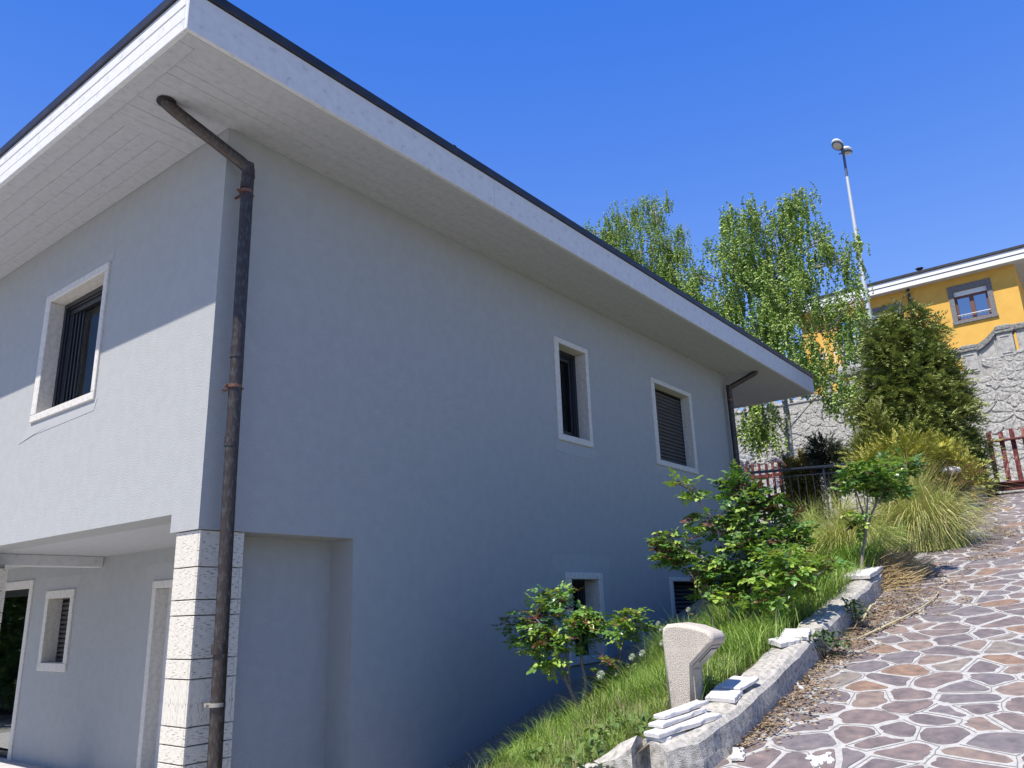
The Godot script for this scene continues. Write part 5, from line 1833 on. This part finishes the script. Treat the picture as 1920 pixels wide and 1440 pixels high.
func make_small_things() -> void:
	var state := rng.state
	var k := func(x: float) -> float: return drive_y(x) + 0.178
	# pile of broken white slabs at the near end of the kerb
	slab("lowest short white slab jutting left from the bottom of the pile on the kerb", Vector3(0.57, k.call(0.57) - 0.012, 3.41), -0.32, 0.06, 0.0, 0.22, 0.11, 0.018, M.marble, 1)
	slab("long jagged white slab lying across the lowest one in the pile", Vector3(0.67, k.call(0.67) + 0.006, 3.44), -0.3, 0.11, 0.02, 0.46, 0.11, 0.02, M.marble, 2)
	slab("narrow white slab just under the top one of the pile", Vector3(0.71, k.call(0.71) + 0.027, 3.39), -0.22, 0.12, 0.0, 0.36, 0.1, 0.017, M.marble, 3)
	slab("long clean white slab on top of the pile beside the bollard lamp", Vector3(0.77, k.call(0.77) + 0.045, 3.385), -0.27, 0.13, 0.0, 0.34, 0.085, 0.018, M.marble, 4)
	slab("cracked white slab on the kerb just behind the bollard lamp", Vector3(1.13, k.call(1.13) + 0.004, 3.46), 0.1, 0.19, 0.05, 0.15, 0.17, 0.022, M.marble, 5)
	slab("cream slab overlapping the cracked one further along the kerb", Vector3(1.33, k.call(1.33) + 0.012, 3.46), -0.15, 0.2, 0.0, 0.22, 0.18, 0.018, M.marble, 6)
	slab("white slab lying flat under a tilted chunk at the middle of the kerb", Vector3(2.45, k.call(2.45) + 0.002, 3.44), 0.2, 0.18, 0.0, 0.25, 0.19, 0.026, M.marble, 7)
	slab("tilted white chunk leaning on the slab at the middle of the kerb", Vector3(2.24, k.call(2.24) + 0.006, 3.43), -0.5, 0.1, 0.2, 0.18, 0.13, 0.03, M.marble, 8)
	slab("white coping slab at the far end of the kerb by the dry grass heap", Vector3(4.65, k.call(4.65) + 0.002, 3.37), 0.03, 0.16, 0.0, 0.55, 0.24, 0.035, M.marble, 9)
	slab("flat white stone chip on the driveway at the near end of the kerb", Vector3(0.83, drive_y(0.83) + 0.012, 3.64), 0.3, 0.2, 0.0, 0.14, 0.07, 0.014, M.marble, 10)
	slab("thin white sliver of stone lying on the driveway edge", Vector3(1.93, drive_y(1.93) + 0.012, 3.6), 0.55, 0.2, 0.0, 0.17, 0.03, 0.012, M.marble, 11)
	rng.seed = 12
	var st := new_st()
	for i in 44:
		var c := Vector2(0.88, 4.03) + Vector2(jitter(1.0) * absf(jitter(1.0)) * 0.09, jitter(1.0) * absf(jitter(1.0)) * 0.07)
		var poly := PackedVector2Array()
		var r := rng.randf_range(0.004, 0.022)
		for j in 7:
			var q := Vector2.from_angle(TAU * j / 7.0) * r * rng.randf_range(0.6, 1.2)
			poly.append(q)
		prism(st, Transform3D(Basis(Vector3(0, 0, 1), 0.197) * Basis(Vector3(1, 0, 0), -PI / 2), Vector3(c.x, drive_y(c.x) + 0.009 + i * 0.00005, c.y)), poly, -0.006, 0.001, 0.001, false)
	tag(obj("paint_splash", st, M.white_metal), "splash of white paint on a brown flagstone near the bottom edge", "paint")
	# dry stalks lying on the driveway
	st = new_st()
	var arc := []
	for i in 12:
		var a := i / 11.0
		var x := 3.0 + 1.55 * a
		arc.append(Vector3(x, drive_y(x) + 0.022, 3.68 + 0.5 * a - 0.2 * a * a * a))
	tube(st, arc, [0.006, 0.009, 0.01, 0.01, 0.009, 0.008, 0.006], 6)
	tag(obj("dry_stalk", st, M.stalk), "long curved pale stalk lying across the driveway below the dry grass", "stalk")
	st = new_st()
	tube(st, [Vector3(4.0, drive_y(4.0) + 0.05, 3.58), Vector3(3.75, drive_y(3.75) + 0.09, 3.62), Vector3(3.5, drive_y(3.5) + 0.03, 3.6)], [0.01, 0.012, 0.005], 6)
	tag(obj("dry_stalk", st, M.stalk), "short bent pale stalk leaning on the far kerb face", "stalk")
	# a white boulder above the kerb block
	st = new_st()
	var rock := Transform3D(Basis.IDENTITY, Vector3(10.5, 1.83, 3.36))
	ellipsoid(st, rock, Vector3(0.16, 0.07, 0.15), 6, 9)
	tag(obj("boulder", st, M.marble), "pale rounded boulder showing beside the golden shrub", "boulder")
	# weeds
	var wl := new_st()
	for i in 16:
		var p := Vector3(jitter(0.05), rng.randf() * 0.12, jitter(0.05))
		leaf(wl, turned(p, some_dir() * Vector3(1, 0.4, 1) + Vector3(0, 0.25, 0), jitter(0.4), 1.0), 0.05, 0.028)
	wl.generate_normals()
	var weed := wl.commit()
	var spots := [["leafy green weed with orange flowers growing from the kerb foot below the middle slabs", Vector3(2.5, 0, 3.6), 9, true], ["small green weed in the kerb face near the dry straw", Vector3(3.5, 0, 3.55), 6, false], ["low dark weed by the stone edging at the bottom of the picture", Vector3(0.45, -0.12, 3.1), 9, false]]
	for s in spots:
		var at: Vector3 = s[1]
		at.y += drive_y(at.x)
		var t := thing("weed", s[0], "weed", at)
		var stx := new_st()
		var places := []
		var colors := []
		for i in int(s[2]):
			var e := at + Vector3(jitter(0.16), rng.randf() * 0.1, jitter(0.09))
			tube(stx, [at, e + Vector3(0, 0.1, 0)], [0.003, 0.0015], 4, false)
			places.append(Transform3D(Basis(Vector3.UP, rng.randf() * TAU), e))
			colors.append(mixed(Color(0.035, 0.075, 0.02), Color(0.09, 0.15, 0.03)))
		obj("stems", stx, M.twig, t)
		scatter("leaves", weed, M.leaf, places, colors, t)
		if s[3]:
			for q in [Vector3(0.1, 0.14, 0.05), Vector3(0.18, 0.1, 0.1)]:
				stx = new_st()
				for j in 8:
					leaf(stx, turned(at + q, Vector3(cos(j * TAU / 8), 0.35, sin(j * TAU / 8)), 0.0, 1.0), 0.022, 0.009)
				obj("flower", stx, M.orange, t)
	# dandelion clocks
	var fl := new_st()
	for i in 260:
		var d := some_dir()
		var sd := d.cross(Vector3(0.3, 0.8, 0.5)).normalized() * 0.0035
		tri(fl, d * 0.006, d * 0.03 - sd, d * 0.03 + sd)
	fl.generate_normals()
	var clock := fl.commit()
	var clocks := [[Vector3(1.72, 0, 2.3), 0.38, 1.0, "large dandelion clock on a tall stalk in front of the small rose bush"]]
	for q in [[4.6, 0.95], [4.85, 1.15], [4.2, 1.5], [3.1, 2.2], [2.7, 2.0], [2.75, 2.25], [2.6, 2.15], [5.2, 1.3]]:
		clocks.append([Vector3(q[0], 0, q[1]), 0.33, 0.95, "white dandelion clock in the grass between the bollard lamp and the grey wall"])
	for c in clocks:
		var at: Vector3 = c[0]
		at.y = bed_y(at.x, at.z)
		var t := thing("dandelion", c[3], "dandelion", at, "dandelion clocks in the grass")
		var top := at + Vector3(jitter(0.03), c[1], jitter(0.03))
		st = new_st()
		tube(st, [at, at.lerp(top, 0.5) + Vector3(0.008, 0, 0), top], [0.0035, 0.003, 0.0025], 5)
		obj("stalk", st, M.green_stalk, t)
		piece("seed_head", clock, M.fluff_plain, Transform3D(Basis.IDENTITY.scaled(Vector3.ONE * c[2]), top), t)
	var ft := thing("yellow_flower", "single yellow dandelion flower in the grass beneath the far basement window", "flower", Vector3(4.7, bed_y(4.7, 1.6), 1.6))
	st = new_st()
	tube(st, [ft.position, ft.position + Vector3(0, 0.3, 0)], [0.003, 0.0025], 5)
	obj("stalk", st, M.green_stalk, ft)
	st = new_st()
	for j in 22:
		leaf(st, turned(ft.position + Vector3(0, 0.3, 0), Vector3(cos(j * 2.4), 0.2 + 0.03 * j, sin(j * 2.4)), 0.0, 1.0), 0.024, 0.008)
	obj("flower_head", st, M.petal, ft)
	# red and blue sign behind the thujas
	st = new_st()
	box(st, Vector3(13.5, 2.45, 0.36), Vector3(13.52, 2.95, 0.62), 0.004)
	var sg := obj("poster_board", st, M.red_paint)
	tag(sg, "small red board with a blue and white disc beside the golden thujas", "board")
	st = new_st()
	var disc := PackedVector2Array()
	var ring := PackedVector2Array()
	for j in 16:
		disc.append(Vector2.from_angle(TAU * j / 16.0) * 0.05)
		ring.append(Vector2.from_angle(TAU * j / 16.0) * 0.08)
	var tf := frame(Vector3(13.5, 2.72, 0.45), Vector3(0, 0, 1), Vector3(0, 1, 0), Vector3(-1, 0, 0))
	prism(st, tf, ring, 0.0, 0.004)
	obj("white_disc", st, M.white_metal, sg)
	st = new_st()
	prism(st, tf, disc, 0.0, 0.007)
	obj("blue_disc", st, M.blue, sg)
	st = new_st()
	box(st, Vector3(13.5, 1.7, 0.47), Vector3(13.52, 2.45, 0.5))
	obj("stake", st, M.dark_metal, sg)
	rng.state = state

# garden beyond the porch that the glass of the french door mirrors
func make_reflected_garden() -> void:
	var state := rng.state
	rng.seed = 606
	var fine := needle_spray(10, 0.16, 0.09, 0.4, 0.08)
	for q in [[-2.6, -16.5, "green garden tree mirrored in the glass of the french door"], [-5.6, -18.5, "tall dark garden tree beyond the porch, mirrored in the door glass"], [-4.2, -24.0, "farthest garden tree behind two others, mirrored in the door glass"], [-0.4, -13.8, "nearest garden tree past the porch corner, mirrored in the door glass"]]:
		var at := Vector3(q[0], -1.75, q[1])
		var t := thing("garden_tree", q[2], "tree", at)
		var st := new_st()
		tube(st, [at, at + Vector3(0.1, 2.0, 0), at + Vector3(0, 4.5, 0)], [0.16, 0.12, 0.04], 8)
		obj("trunk", st, M.bark, t)
		var places := []
		var colors := []
		for i in 2600:
			var d := some_dir() * Vector3(2.6, 2.9, 2.6) * pow(rng.randf(), 0.4)
			places.append(turned(at + Vector3(0, 2.9, 0) + d, d + some_dir(), jitter(1.0), rng.randf_range(0.7, 1.3)))
			colors.append(mixed(Color(0.03, 0.07, 0.015), Color(0.09, 0.15, 0.03)))
		scatter("crown", fine, M.leaf, places, colors, t)
	rng.state = state
